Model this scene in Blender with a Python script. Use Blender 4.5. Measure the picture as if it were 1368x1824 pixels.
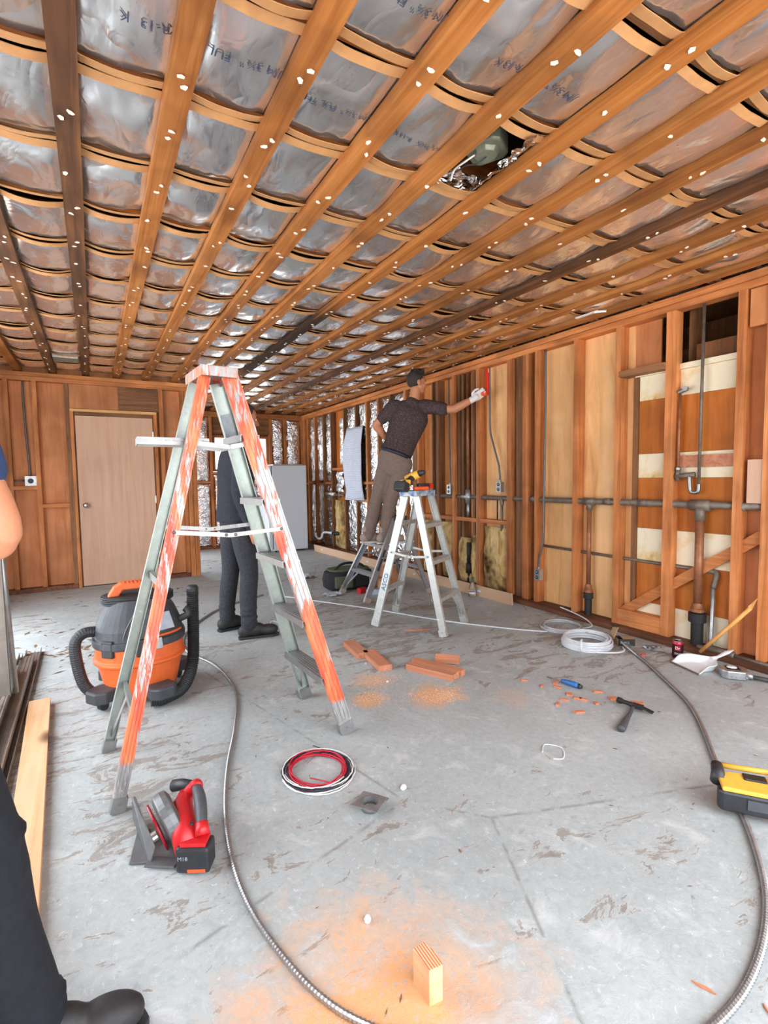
import bpy, bmesh, math, random
from mathutils import Vector, Matrix, Euler, noise
random.seed(7)
for o in list(bpy.data.objects): bpy.data.objects.remove(o)
SC = bpy.context.scene
COL = SC.collection
V = Vector

# ---------------------------------------------------------------- camera
def make_camera():
    f, yaw, pitch, roll = 898.0, 0.521219, 0.067329, -0.01489
    fw = V((math.sin(yaw)*math.cos(pitch), math.cos(yaw)*math.cos(pitch), -math.sin(pitch)))
    r0 = V((math.cos(yaw), -math.sin(yaw), 0)); u0 = r0.cross(fw)
    r = r0*math.cos(roll) + u0*math.sin(roll)
    u = u0*math.cos(roll) - r0*math.sin(roll)
    cd = bpy.data.cameras.new('camera'); cam = bpy.data.objects.new('camera', cd); COL.objects.link(cam)
    m = Matrix((r, u, -fw)).transposed().to_4x4(); m.translation = V((0, 0, 1.22)); cam.matrix_world = m
    cd.sensor_fit = 'VERTICAL'; cd.sensor_height = 36; cd.lens = f/1824*36; cd.clip_start = .02; cd.clip_end = 200
    SC.camera = cam
make_camera()

# ---------------------------------------------------------------- daylight and exposure
world = bpy.data.worlds.new('overcast_sky'); SC.world = world; world.use_nodes = True
bg = world.node_tree.nodes['Background']; bg.inputs[1].default_value = 3.2
def overcast():
    # overcast sky: three times brighter overhead than at the horizon
    t = world.node_tree; tc = t.nodes.new('ShaderNodeTexCoord'); sx = t.nodes.new('ShaderNodeSeparateXYZ'); rp = t.nodes.new('ShaderNodeValToRGB')
    t.links.new(tc.outputs['Generated'], sx.inputs[0]); t.links.new(sx.outputs[2], rp.inputs[0]); t.links.new(rp.outputs[0], bg.inputs[0])
    rp.color_ramp.elements[0].color = (.58, .63, .70, 1); rp.color_ramp.elements[1].color = (1.34, 1.46, 1.60, 1)
overcast()
sl = bpy.data.lights.new('sun', 'SUN'); sl.energy = 4; sl.angle = math.radians(6); sl.color = (1, .96, .91)
so_ = bpy.data.objects.new('sun', sl); COL.objects.link(so_); so_.rotation_euler = V((-.17, .30, -.94)).to_track_quat('-Z', 'Y').to_euler()
def portal(loc, rot, sx, sy):
    l = bpy.data.lights.new('daylight_portal', 'AREA'); l.shape = 'RECTANGLE'; l.size = sx; l.size_y = sy
    l.cycles.is_portal = True
    o = bpy.data.objects.new('daylight_portal', l); COL.objects.link(o); o.location = loc; o.rotation_euler = rot
portal((1.2, -.62, 1.2), (math.radians(90), 0, 0), 4.5, 2.3)            # open garage doorway behind the camera
portal((-1.17, 3.55, 1.2), (math.radians(90), 0, math.radians(-90)), 3.9, 2.3)   # side doorway
portal((1.04, 8.1, 1.2), (math.radians(90), 0, math.radians(-90)), 2.1, 2.2)   # unseen opening in the return wall, added to brighten the far end
vs = SC.view_settings
SC.display_settings.display_device = 'sRGB'
vs.view_transform = 'Standard'; vs.look = 'None'; vs.gamma = 1; vs.use_curve_mapping = False; vs.exposure = 0.97
try:
    SC.cycles.max_bounces = 10; SC.cycles.diffuse_bounces = 6; SC.cycles.glossy_bounces = 5
    SC.cycles.caustics_reflective = False; SC.cycles.caustics_refractive = False
    SC.cycles.sample_clamp_indirect = 6
except Exception: pass

# ---------------------------------------------------------------- materials
def srgb(r, g, b):
    f = lambda c: (c/255/12.92) if c/255 <= .04045 else ((c/255+.055)/1.055)**2.4
    return (f(r), f(g), f(b), 1)
class NT:
    def __init__(s, name):
        s.m = bpy.data.materials.new(name); s.m.use_nodes = True; s.t = s.m.node_tree
        s.b = s.t.nodes['Principled BSDF']
    def n(s, t, **k):
        x = s.t.nodes.new(t)
        for a, v in k.items(): setattr(x, a, v)
        return x
    def l(s, a, b): s.t.links.new(a, b)
    def coord(s, scale=(1,1,1), src='Object', rot=(0,0,0)):
        c = s.n('ShaderNodeTexCoord'); mp = s.n('ShaderNodeMapping'); mp.inputs['Scale'].default_value = scale
        mp.inputs['Rotation'].default_value = rot
        s.l(c.outputs[src], mp.inputs[0]); return mp.outputs[0]
    def noise(s, vec, scale, detail=4, rough=.55, dist=0):
        x = s.n('ShaderNodeTexNoise'); x.inputs['Scale'].default_value = scale; x.inputs['Detail'].default_value = detail
        x.inputs['Roughness'].default_value = rough; x.inputs['Distortion'].default_value = dist
        s.l(vec, x.inputs['Vector']); return x.outputs['Fac']
    def voro(s, vec, scale, feature='F1', out='Distance'):
        x = s.n('ShaderNodeTexVoronoi', feature=feature); x.inputs['Scale'].default_value = scale
        s.l(vec, x.inputs['Vector']); return x.outputs[out]
    def ramp(s, fac, stops, interp='LINEAR'):
        x = s.n('ShaderNodeValToRGB'); r = x.color_ramp; r.interpolation = interp
        while len(r.elements) < len(stops): r.elements.new(.5)
        for e, (p, c) in zip(r.elements, stops):
            e.position = p; e.color = c if hasattr(c, '__len__') else (c, c, c, 1)
        s.l(fac, x.inputs[0]); return x.outputs[0]
    def mix(s, fac, a, b, mode='MIX'):
        x = s.n('ShaderNodeMix', data_type='RGBA', blend_type=mode)
        for i, v in ((0, fac), (6, a), (7, b)):
            if isinstance(v, (int, float)): x.inputs[i].default_value = v
            elif hasattr(v, '__len__'): x.inputs[i].default_value = v
            else: s.l(v, x.inputs[i])
        return x.outputs[2]
    def math(s, op, a, b=0.5):
        x = s.n('ShaderNodeMath', operation=op)
        for i, v in ((0, a), (1, b)):
            if isinstance(v, (int, float)): x.inputs[i].default_value = v
            else: s.l(v, x.inputs[i])
        return x.outputs[0]
    def bump(s, h, strength=.3, dist=.01):
        x = s.n('ShaderNodeBump'); x.inputs['Strength'].default_value = strength; x.inputs['Distance'].default_value = dist
        s.l(h, x.inputs['Height']); s.l(x.outputs[0], s.b.inputs['Normal'])
    def set(s, col=None, rough=None, metal=None, spec=None):
        for k, v in (('Base Color', col), ('Roughness', rough), ('Metallic', metal), ('Specular IOR Level', spec)):
            if v is None: continue
            if isinstance(v, (int, float)) or hasattr(v, '__len__'): s.b.inputs[k].default_value = v
            else: s.l(v, s.b.inputs[k])
        return s.m
    def rnd(s): return s.n('ShaderNodeObjectInfo').outputs['Random']
M = {}
def plain(name, col, rough=.6, metal=0., var=.12, bump=0., scale=40):
    t = NT(name); v = t.coord()
    n = t.noise(v, scale, 4)
    lo = tuple(c*(1-var) for c in col[:3])+(1,); hi = tuple(min(1, c*(1+var)) for c in col[:3])+(1,)
    c = t.ramp(n, [(.3, lo), (.7, hi)])
    if bump: t.bump(n, bump, .004)
    M[name] = t.set(c, rough, metal); return M[name]
def wood(name, dark, mid, light, axis='z', rough=.62, freq=26, stain=.35, knots=0., rand=.18):
    t = NT(name); al = 1.1
    sc = {'x': (al, freq, freq), 'y': (freq, al, freq), 'z': (freq, freq, al)}[axis]
    c0 = t.n('ShaderNodeTexCoord'); add = t.n('ShaderNodeVectorMath', operation='ADD')
    oi = t.n('ShaderNodeObjectInfo'); mul = t.n('ShaderNodeVectorMath', operation='SCALE'); mul.inputs[0].default_value = (3.1, 7.7, 5.3)
    t.l(oi.outputs['Random'], mul.inputs['Scale']); t.l(c0.outputs['Object'], add.inputs[0]); t.l(mul.outputs[0], add.inputs[1])
    mp = t.n('ShaderNodeMapping'); mp.inputs['Scale'].default_value = sc; t.l(add.outputs[0], mp.inputs[0])
    g = t.noise(mp.outputs[0], 1.0, 5, .6, .9)
    col = t.ramp(g, [(.22, dark), (.48, mid), (.78, light)])
    b = t.noise(add.outputs[0], 2.3, 3, .6, .3)
    st = t.ramp(b, [(.35, (1-stain,)*3+(1,)), (.6, 1.0)])
    col = t.mix(1.0, col, st, 'MULTIPLY')
    if knots:
        mp2 = t.n('ShaderNodeMapping'); mp2.inputs['Scale'].default_value = {'x': (.55,1,1), 'y': (1,.55,1), 'z': (1,1,.55)}[axis]
        t.l(add.outputs[0], mp2.inputs[0])
        k = t.voro(mp2.outputs[0], knots); kk = t.ramp(k, [(.045, 1.0), (.085, 0.0)])
        col = t.mix(kk, col, (dark[0]*.25, dark[1]*.25, dark[2]*.25, 1))
    hsv = t.n('ShaderNodeHueSaturation'); t.l(col, hsv.inputs['Color'])
    mr = t.n('ShaderNodeMapRange'); mr.inputs[3].default_value = 1-rand; mr.inputs[4].default_value = 1+rand
    t.l(oi.outputs['Random'], mr.inputs[0]); t.l(mr.outputs[0], hsv.inputs['Value'])
    t.bump(g, .25, .003)
    M[name] = t.set(hsv.outputs[0], rough, 0, .3); return M[name]
S = srgb
for ax in 'xyz':
    wood('framing_'+ax, S(156,86,42), S(200,124,70), S(226,158,102), ax)
    wood('dark_framing_'+ax, S(88,56,36), S(134,90,56), S(170,122,82), ax)
wood('joist_wood', S(122,66,28), S(168,104,50), S(196,134,76), 'y', stain=.4, rand=.12)
wood('joist_dark', S(58,34,20), S(104,66,40), S(150,100,58), 'y', stain=.5)
wood('rafter_wood', S(110,58,24), S(160,92,42), S(190,120,62), 'x', stain=.4)
wood('plywood_pale', S(206,144,88), S(240,186,126), S(250,206,152), 'z', freq=9, stain=.16, knots=2.6, rand=.06)
wood('plywood_orange', S(186,108,54), S(216,142,80), S(232,166,104), 'z', freq=11, stain=.22, knots=1.7, rand=.1)
wood('plywood_red', S(178,102,58), S(208,134,84), S(226,158,108), 'z', freq=10, stain=.25, knots=1.6, rand=.1)
wood('plywood_amber', S(166,84,24), S(194,108,38), S(208,128,54), 'z', freq=16, stain=.3, rand=.08)
wood('plywood_brown', S(92,58,34), S(132,86,50), S(164,112,70), 'z', freq=14, stain=.45)
wood('door_veneer', S(204,158,130), S(214,172,144), S(222,184,156), 'z', freq=16, stain=.06, rand=.02, rough=.5)
wood('pine_fresh', S(206,152,106), S(224,176,132), S(234,194,156), 'y', freq=16, stain=.1, knots=1.5, rand=.05)
wood('pine_fresh_x', S(206,150,92), S(226,174,116), S(238,194,140), 'x', freq=16, stain=.1, rand=.05)
wood('redwood_x', S(172,98,66), S(204,136,102), S(222,162,130), 'x', stain=.12, rand=.1)
wood('handle_wood', S(196,130,60), S(222,160,88), S(236,184,116), 'z', stain=.15)
wood('sill_wood', S(76,44,30), S(120,74,50), S(150,100,72), 'y', stain=.4)
wood('kraft_board', S(196,158,126), S(206,170,138), S(212,178,148), 'y', freq=5, stain=.05, rand=.02)
def foil_mat(name, base, rough, crink, scale, stretch=(1,1,1), metal=1.0):
    t = NT(name); v = t.coord(stretch)
    def crease(sc, dist):
        n_ = t.noise(v, sc, 1.5, .45, dist); return t.math('ABSOLUTE', t.math('SUBTRACT', n_, .5))
    w = t.noise(v, scale*.3, 3, .5, .6); n2 = t.noise(v, scale*3.1, 2, .5, .4)
    h = t.math('ADD', t.math('MULTIPLY', crease(scale, .8), 1.3), t.math('ADD', t.math('MULTIPLY', crease(scale*2.4, 1.2), .28), t.math('MULTIPLY', w, 1.2)))
    t.bump(h, crink, .03)
    r = t.ramp(n2, [(.3, rough*.75), (.7, rough*1.3)])
    c = t.ramp(w, [(.3, tuple(x*.9 for x in base[:3])+(1,)), (.7, base)])
    M[name] = t.set(c, r, metal); return M[name]
foil_mat('ceiling_foil', (.93,.93,.94,1), .22, .40, 5.2, (1, .55, 1), .92)
foil_mat('wall_foil', (.93,.93,.94,1), .2, .8, 13)
foil_mat('torn_foil', (.9,.9,.9,1), .16, .9, 20)
plain('kraft_paper', S(192,140,90), .75, 0, .12, .15, 18)
plain('dark_void', S(40,32,26), .9)
plain('print_ink', S(58,68,92), .7)
plain('drywall_scrap', S(236,226,210), .9)
plain('steel_grey', S(150,150,148), .38, .9, .12)
plain('galvanised', S(176,178,178), .42, .85, .15, .05, 30)
plain('steel_stud', S(158,150,142), .42, .75, .22, .08, 9)
plain('outlet_metal', S(186,186,182), .4, .7, .1)
plain('iron_black', S(38,36,36), .6, .2, .25, .2, 60)
plain('copper_brown', S(150,98,66), .48, .35, .25, .05, 25)
plain('pipe_grey', S(120,108,96), .55, .4, .25, .1, 25)
plain('white_enamel', S(224,234,242), .35, 0, .02)
plain('white_plastic', S(236,238,238), .4, 0, .03)
plain('white_cable', S(214,216,218), .42, 0, .06); plain('grey_cable', S(190,192,194), .4, .2, .1)
plain('grey_conduit', S(104,104,104), .5, .5, .15)
plain('flex_steel', S(168,168,168), .33, .85, .12)
plain('black_rubber', S(36,38,40), .6, 0, .2)
plain('black_plastic', S(44,45,48), .45, 0, .18)
plain('charcoal_plastic', S(74,76,80), .5, 0, .15)
plain('vac_orange', S(226,104,48), .5, 0, .1, .03, 12)
plain('vac_dark', S(62,64,68), .5, 0, .2, .03, 14)
plain('tool_red', S(200,34,40), .35, 0, .1)
plain('tool_red_dark', S(150,16,36), .22, 0, .1)
plain('tool_grey', S(112,114,114), .42, .5, .12)
plain('tool_yellow', S(240,184,72), .42, 0, .08)
plain('tool_orange', S(244,96,44), .45, 0, .06)
plain('level_red', S(214,40,26), .4, 0, .05)
plain('blue_plastic', S(52,110,176), .4, 0, .1)
plain('wire_red', S(196,30,52), .4); plain('wire_black', S(44,40,54), .45); plain('wire_white', S(228,226,220), .45)
plain('cardboard', S(178,148,112), .8); plain('box_dark', S(40,36,32), .5)
plain('can_dark', S(58,18,34), .3, .4, .15); plain('can_red', S(176,40,58), .3, .4); plain('can_silver', S(206,206,206), .25, .95)
plain('paper', S(212,216,228), .8, 0, .03)
plain('skin', S(196,132,98), .55, 0, .06, .03, 90)
plain('skin_b', S(182,120,88), .55, 0, .06, .03, 90)
plain('hair', S(48,40,36), .75, 0, .3, .3, 200)
plain('denim_dark', S(46,47,52), .9, 0, .35, .25, 60)
plain('denim_black', S(16,20,27), .9, 0, .4, .25, 50)
plain('jacket_navy', S(32,34,44), .9, 0, .25, .2, 40)
plain('shirt_blue', S(40,58,96), .9, 0, .15)
plain('trousers_taupe', S(128,110,100), .9, 0, .14, .2, 50)
plain('boot_black', S(40,38,38), .6, 0, .25, .2, 60)
plain('shoe_tan', S(170,150,138), .8, 0, .12); plain('sole_white', S(214,208,200), .7)
plain('belt_navy', S(30,34,52), .5)
plain('glove_white', S(226,224,222), .85, 0, .06, .2, 120)
plain('glove_orange', S(240,98,60), .7)
plain('eye_dark', S(40,30,26), .3)
plain('lip', S(166,92,78), .5)
plain('bag_green', S(88,92,72), .9, 0, .2, .2, 60); plain('bag_black', S(36,36,38), .9, 0, .25, .2, 60)
plain('leather_tan', S(186,132,92), .75, 0, .15, .2, 40)
plain('sawdust', S(230,184,146), .95, 0, .12)
plain('leaf_brown', S(128,94,62), .9, 0, .35)
plain('chip_orange', S(208,130,94), .8, 0, .18)
plain('chip_red', S(206,70,48), .8)
plain('mortar_white', S(228,226,220), .9)
plain('blade_steel', S(150,146,140), .3, .9)
plain('concrete_outside', S(204,202,196), .9, 0, .15, .2, 3)
plain('roof_felt', S(52,44,38), .95)
plain('cream_paint', S(228,208,166), .75, 0, .08, .05, 6)
plain('fixture_green', S(128,130,112), .45, .3, .12)
plain('plastic_bag', S(206,212,214), .25)
plain('brass_knob', S(190,186,178), .28, .95)
plain('ink_blue', S(70,130,170), .6); plain('label_dark', S(60,60,62), .6); plain('label_grey', S(170,180,190), .6)
def fibre():
    t = NT('insulation_fibre'); v = t.coord((1,1,.35)); n = t.noise(v, 14, 6, .65, .8)
    c = t.ramp(n, [(.25, S(118,86,50)), (.45, S(196,162,104)), (.7, S(224,200,150))])
    b = t.noise(t.coord(), 3.2, 3, .6); d = t.ramp(b, [(.34, S(96,76,58)), (.55, (1,1,1,1))])
    t.bump(n, .6, .02); M['insulation_fibre'] = t.set(t.mix(1, c, d, 'MULTIPLY'), .95, 0, .1)
fibre()
def stained_cream():
    t = NT('stained_cream'); v = t.coord(); n = t.noise(v, 3.4, 5, .6, .4)
    c = t.ramp(n, [(.28, S(170,104,46)), (.38, S(230,200,140)), (.5, S(242,230,200))])
    M['stained_cream'] = t.set(c, .75)
stained_cream()
def aluminium(name, tint, paint=None, amount=.5, splat=None, zlo=None, rough=.38, zramp=((.05, .10), (.30, .06), (.45, -.02), (.60, .02), (.72, -.04), (.85, -.015))):
    t = NT(name); v = t.coord(); n = t.noise(v, 22, 4)
    c = t.ramp(n, [(.3, tuple(x*.82 for x in tint[:3])+(1,)), (.7, tint)])
    metal = .7; r = rough
    if paint:
        vs_ = t.coord((46, 46, 3.4)); a = t.noise(vs_, 1, 6, .7, .6); big = t.noise(t.coord((3, 3, 2.2)), 1.6, 3)
        mk = t.math('ADD', t.math('MULTIPLY', a, .62), t.math('MULTIPLY', big, .62))
        gp = t.n('ShaderNodeNewGeometry'); sz = t.n('ShaderNodeSeparateXYZ'); t.l(gp.outputs['Position'], sz.inputs[0])
        mk = t.math('ADD', mk, t.ramp(t.math('DIVIDE', sz.outputs[2], 2), zramp))
        mk = t.math('SUBTRACT', mk, t.math('MULTIPLY', t.math('LESS_THAN', sz.outputs[2], 1.3), .0))
        k = t.ramp(mk, [(.66-amount*.10, 0.0), (.71-amount*.10, 1.0)])
        pc = t.ramp(t.noise(t.coord((9, 9, 1.6)), 2.2, 4), [(.3, S(212,72,42)), (.5, S(226,108,68)), (.68, S(222,150,92))])
        if zlo is not None:
            g = t.n('ShaderNodeNewGeometry'); sx = t.n('ShaderNodeSeparateXYZ'); t.l(g.outputs['Position'], sx.inputs[0])
            k = t.math('MULTIPLY', k, t.ramp(t.math('SUBTRACT', sx.outputs[2], t.math('MULTIPLY', a, .05)), [(zlo, 0.0), (zlo+.02, 1.0)]))
        wh = t.ramp(t.noise(vs_, 1.7, 5, .7), [(.56, 0.0), (.62, 1.0)])
        c = t.mix(wh, c, S(214,208,206)); c = t.mix(k, c, pc)
        metal = t.ramp(k, [(0, .55), (1, 0.0)])
    if splat:
        s = t.ramp(t.noise(v, 42, 5, .75, .5), [(.60, 0.0), (.64, 1.0)]); c = t.mix(s, c, splat); metal = t.ramp(s, [(0, .45), (1, 0.0)])
    t.bump(n, .08, .002)
    M[name] = t.set(c, r, metal); return M[name]
aluminium('ladder_paint', S(176,174,172), True, .55, zlo=.13)
aluminium('ladder_paint_worn', S(176,174,172), True, .55, zlo=.13, zramp=((.05, .08), (.30, .04), (.42, -.02), (.50, -.07), (.70, -.06), (.85, -.03)))
aluminium('ladder_cap', S(170,168,166), True, .1)
aluminium('ladder_bare', S(176,186,178), splat=S(200,206,200))
aluminium('ladder_dull', S(158,158,156))
aluminium('ladder_strut', S(172,170,168), splat=S(204,200,198))
aluminium('ladder_white', S(196,196,190), splat=S(226,224,214))
aluminium('ladder_grey', S(172,176,180))
def blue_top():
    t = NT('ladder_blue_top'); v = t.coord(); n = t.noise(v, 16, 5, .7, .5)
    c = t.ramp(n, [(.36, S(206,206,196)), (.5, S(150,172,196)), (.62, S(66,104,156))]); M['ladder_blue_top'] = t.set(c, .6, .1)
blue_top()
def shirt():
    t = NT('shirt_heather'); v = t.coord((60, 60, 150)); n = t.noise(v, 1, 4, .7)
    c = t.ramp(n, [(.34, S(52,42,44)), (.55, S(84,70,70)), (.72, S(116,100,98))]); t.bump(t.noise(t.coord(), 9, 3), .35, .02)
    M['shirt_heather'] = t.set(c, .92, 0, .1)
shirt()
def end_grain():
    t = NT('end_grain'); w = t.n('ShaderNodeTexWave', wave_type='RINGS', rings_direction='Y'); w.inputs['Scale'].default_value = 60
    w.inputs['Distortion'].default_value = .6
    mp = t.n('ShaderNodeMapping'); c = t.n('ShaderNodeTexCoord'); mp.inputs['Location'].default_value = (.25, 0, .1)
    t.l(c.outputs['Object'], mp.inputs[0]); t.l(mp.outputs[0], w.inputs['Vector'])
    M['end_grain'] = t.set(t.ramp(w.outputs['Fac'], [(.2, S(206,112,70)), (.6, S(232,170,126)), (.9, S(240,198,160))]), .75)
end_grain()
def char():
    t = NT('joist_charred'); v = t.coord(); g = t.noise(t.coord((26, 1.1, 26)), 1, 5, .6, .9)
    c = t.ramp(g, [(.22, S(122,66,28)), (.48, S(168,104,50)), (.78, S(196,134,76))])
    sx = t.n('ShaderNodeSeparateXYZ'); t.l(v, sx.inputs[0])
    y = t.math('ADD', sx.outputs[1], t.math('MULTIPLY', t.noise(t.coord((40, 2, 40)), 1, 4), .7))
    k = t.math('MULTIPLY', t.ramp(t.math('DIVIDE', y, 10), [(.36, 0.0), (.40, 1.0)]), t.ramp(t.math('DIVIDE', y, 10), [(.60, 1.0), (.68, 0.0)]))
    c = t.mix(t.math('MULTIPLY', k, .93), c, S(40, 34, 32)); M['joist_charred'] = t.set(c, .7, 0, .2)
char()
def concrete():
    t = NT('floor_concrete'); v = t.coord()
    n1 = t.noise(v, 1.1, 5, .6, .3); n2 = t.noise(v, 34, 6, .7, .6); n3 = t.noise(v, 7, 5, .65, .8)
    c = t.ramp(n1, [(.3, S(165,170,168)), (.7, S(187,192,190))])
    c = t.mix(.5, c, t.ramp(n2, [(.32, .66), (.5, .92), (.68, 1.0)]), 'MULTIPLY')
    lt = t.ramp(n3, [(.55, 0.0), (.7, .5)]); c = t.mix(lt, c, S(212,213,209)); sp = t.ramp(t.noise(v, 52, 5, .8, .8), [(.58, 0.0), (.68, .55)]); c = t.mix(sp, c, S(226,228,226))
    # worn paint: brown streaky patches running along one direction
    st = t.coord((1.0, 2.3, 1), rot=(0, 0, math.radians(-24)))
    p = t.noise(st, 4.2, 10, .78, .9)
    sx = t.n('ShaderNodeSeparateXYZ'); t.l(v, sx.inputs[0])
    area = t.noise(v, .72, 3, .5, .2)
    far = t.ramp(t.math('DIVIDE', sx.outputs[1], 8), [(.10, 0.0), (.22, .02), (.33, .07), (.45, .06), (.58, .02), (.85, .02)])
    pm = t.math('ADD', p, t.math('ADD', t.math('MULTIPLY', t.math('SUBTRACT', area, .5), .5), far))
    k = t.ramp(pm, [(.60, 0.0), (.615, 1.0)])
    pc = t.ramp(t.noise(v, 16, 5, .7), [(.3, S(112,98,84)), (.5, S(138,124,110)), (.7, S(150,144,138))])
    c = t.mix(t.math('MULTIPLY', k, .66), c, pc)
    # hairline edge of the flaking paint
    e = t.ramp(pm, [(.58, 0.0), (.597, .55), (.612, 0.0)]); c = t.mix(e, c, S(206,204,198))
    # sawdust trodden into the surface
    def spot(x, y, r, s=1.0):
        g = t.n('ShaderNodeVectorMath', operation='DISTANCE'); t.l(v, g.inputs[0]); g.inputs[1].default_value = (x, y, 0)
        d = t.math('ADD', g.outputs['Value'], t.math('MULTIPLY', t.math('SUBTRACT', n3, .5), r*1.5))
        return t.math('MULTIPLY', t.ramp(t.math('DIVIDE', d, r), [(.35, 1.0), (.95, 0.0)]), s)
    tot = None
    for a in ((1.27, 2.40, .13, .8), (1.60, 2.26, .20, .9), (1.40, 2.62, .16, .5), (.47, .90, .30, 1.2), (.50, .90, .46, .7), (1.95, 2.0, .16, .2)):
        q = spot(*a); tot = q if tot is None else t.math('MAXIMUM', tot, q)
    gr = t.ramp(t.noise(v, 60, 4, .7), [(.32, .3), (.5, 1.0)])
    c = t.mix(t.math('MULTIPLY', tot, gr), c, S(234,174,122))
    cr = t.ramp(t.voro(t.coord(rot=(0, 0, .4)), .42, 'DISTANCE_TO_EDGE'), [(.0, .65), (.004, 0.0)]); c = t.mix(t.math('MULTIPLY', cr, t.ramp(n3, [(.45, 0.0), (.55, 1.0)])), c, S(120,114,106))
    t.bump(t.math('ADD', t.math('MULTIPLY', n2, .5), t.math('ADD', t.math('MULTIPLY', n3, .6), t.math('MULTIPLY', k, -.25))), .4, .012)
    M['floor_concrete'] = t.set(c, t.ramp(n3, [(.3, .55), (.7, .8)]), 0, .35)
concrete()
def glass():
    t = NT('clear_glass'); t.b.inputs['Transmission Weight'].default_value = 1; t.b.inputs['IOR'].default_value = 1.45
    v = t.coord(); M['clear_glass'] = t.set(t.ramp(t.noise(v, 4), [(.3, (.93,.97,.95,1)), (.7, (.97,.99,.98,1))]), .04)
glass()

# ---------------------------------------------------------------- mesh helpers
class MB:
    def __init__(s): s.v = []; s.f = []; s.smooth = False
    def add(s, vs_, fs):
        o = len(s.v); s.v += [tuple(p) for p in vs_]; s.f += [tuple(i+o for i in f) for f in fs]; return s
    def box(s, c, d, R=None):
        c = V(c); h = [x/2 for x in d]; R = R or Matrix.Identity(3)
        vs_ = [c + R @ V((x*h[0], y*h[1], z*h[2])) for x in (-1,1) for y in (-1,1) for z in (-1,1)]
        return s.add(vs_, [(0,1,3,2),(4,6,7,5),(0,4,5,1),(2,3,7,6),(0,2,6,4),(1,5,7,3)])
    def bb(s, x0, x1, y0, y1, z0, z1): return s.box(((x0+x1)/2,(y0+y1)/2,(z0+z1)/2), (x1-x0,y1-y0,z1-z0))
    def bar(s, a, b, w, t, up=(0,0,1)):
        a = V(a); b = V(b); d = (b-a); L = d.length; d.normalize(); up = V(up)
        x = up.cross(d)
        if x.length < 1e-5: x = V((1,0,0)).cross(d)
        x.normalize(); y = d.cross(x)
        return s.box((a+b)/2, (w, t, L), Matrix((x, y, d)).transposed())
    def channel(s, a, b, w, t, up, lip, th=.003):
        """C channel from a to b, web of width w facing away from `up`, flanges of depth lip."""
        a = V(a); b = V(b); d = (b-a).normalized(); up = V(up); x = up.cross(d).normalized(); y = d.cross(x)
        s.bar(a, b, w, th, up)
        for sg in (-1, 1):
            o = x*sg*(w/2-th/2) + y*lip/2
            s.bar(a+o, b+o, th, lip, up)
        return s
    def tube(s, pts, r, n=10, cap=True, sq=1.0):
        pts = [V(p) for p in pts]; N = len(pts); rs = r if hasattr(r, '__len__') else [r]*N
        t0 = (pts[1]-pts[0]).normalized(); ref = V((0,0,1)) if abs(t0.z) < .9 else V((1,0,0))
        u = t0.cross(ref).normalized(); o = len(s.v)
        for i in range(N):
            t = (pts[min(i+1,N-1)]-pts[max(i-1,0)])
            t = t.normalized() if t.length > 1e-9 else t0
            u = (u - t*u.dot(t)).normalized(); w = t.cross(u)
            for k in range(n):
                a = 2*math.pi*k/n; s.v.append(tuple(pts[i]+u*math.cos(a)*rs[i]+w*math.sin(a)*rs[i]*sq))
        for i in range(N-1):
            for k in range(n):
                k2 = (k+1) % n; s.f.append((o+i*n+k, o+i*n+k2, o+(i+1)*n+k2, o+(i+1)*n+k))
        if cap: s.f.append(tuple(o+k for k in range(n))[::-1]); s.f.append(tuple(o+(N-1)*n+k for k in range(n)))
        return s
    def lathe(s, prof, c=(0,0,0), n=24, R=None, sx=1, sy=1, pw=None, cap=True):
        c = V(c); R = R or Matrix.Identity(3); o = len(s.v)
        for r, z in prof:
            for k in range(n):
                a = 2*math.pi*k/n; ca, sa = math.cos(a), math.sin(a)
                if pw: ca = math.copysign(abs(ca)**pw, ca); sa = math.copysign(abs(sa)**pw, sa)
                s.v.append(tuple(c + R @ V((r*ca*sx, r*sa*sy, z))))
        for i in range(len(prof)-1):
            for k in range(n):
                k2 = (k+1) % n; s.f.append((o+i*n+k, o+i*n+k2, o+(i+1)*n+k2, o+(i+1)*n+k))
        if cap: s.f.append(tuple(o+k for k in range(n))[::-1]); e = o+(len(prof)-1)*n; s.f.append(tuple(e+k for k in range(n)))
        return s
    def ell(s, c, r, R=None, n=16, m=10):
        prof = [(max(1e-4, math.sin(math.pi*i/m)), -math.cos(math.pi*i/m)) for i in range(m+1)]
        c = V(c); R = R or Matrix.Identity(3); o = len(s.v)
        for q, z in prof:
            for k in range(n):
                a = 2*math.pi*k/n; s.v.append(tuple(c + R @ V((q*math.cos(a)*r[0], q*math.sin(a)*r[1], z*r[2]))))
        for i in range(m):
            for k in range(n):
                k2 = (k+1) % n; s.f.append((o+i*n+k, o+i*n+k2, o+(i+1)*n+k2, o+(i+1)*n+k))
        s.f.append(tuple(o+k for k in range(n))[::-1]); s.f.append(tuple(o+m*n+k for k in range(n))); return s
    def prism(s, poly, t, c=(0,0,0), R=None):
        """poly in local xy, extruded along local z by t (centred)."""
        c = V(c); R = R or Matrix.Identity(3); n = len(poly); o = len(s.v)
        for z in (-t/2, t/2):
            for x, y in poly: s.v.append(tuple(c + R @ V((x, y, z))))
        s.f.append(tuple(o+i for i in range(n))[::-1]); s.f.append(tuple(o+n+i for i in range(n)))
        for i in range(n): j = (i+1) % n; s.f.append((o+i, o+j, o+n+j, o+n+i))
        return s
    def grid(s, fn, nu, nv):
        o = len(s.v)
        for i in range(nu+1):
            for j in range(nv+1): s.v.append(tuple(fn(i/nu, j/nv)))
        for i in range(nu):
            for j in range(nv):
                a = o+i*(nv+1)+j; s.f.append((a, a+nv+1, a+nv+2, a+1))
        return s
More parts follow.
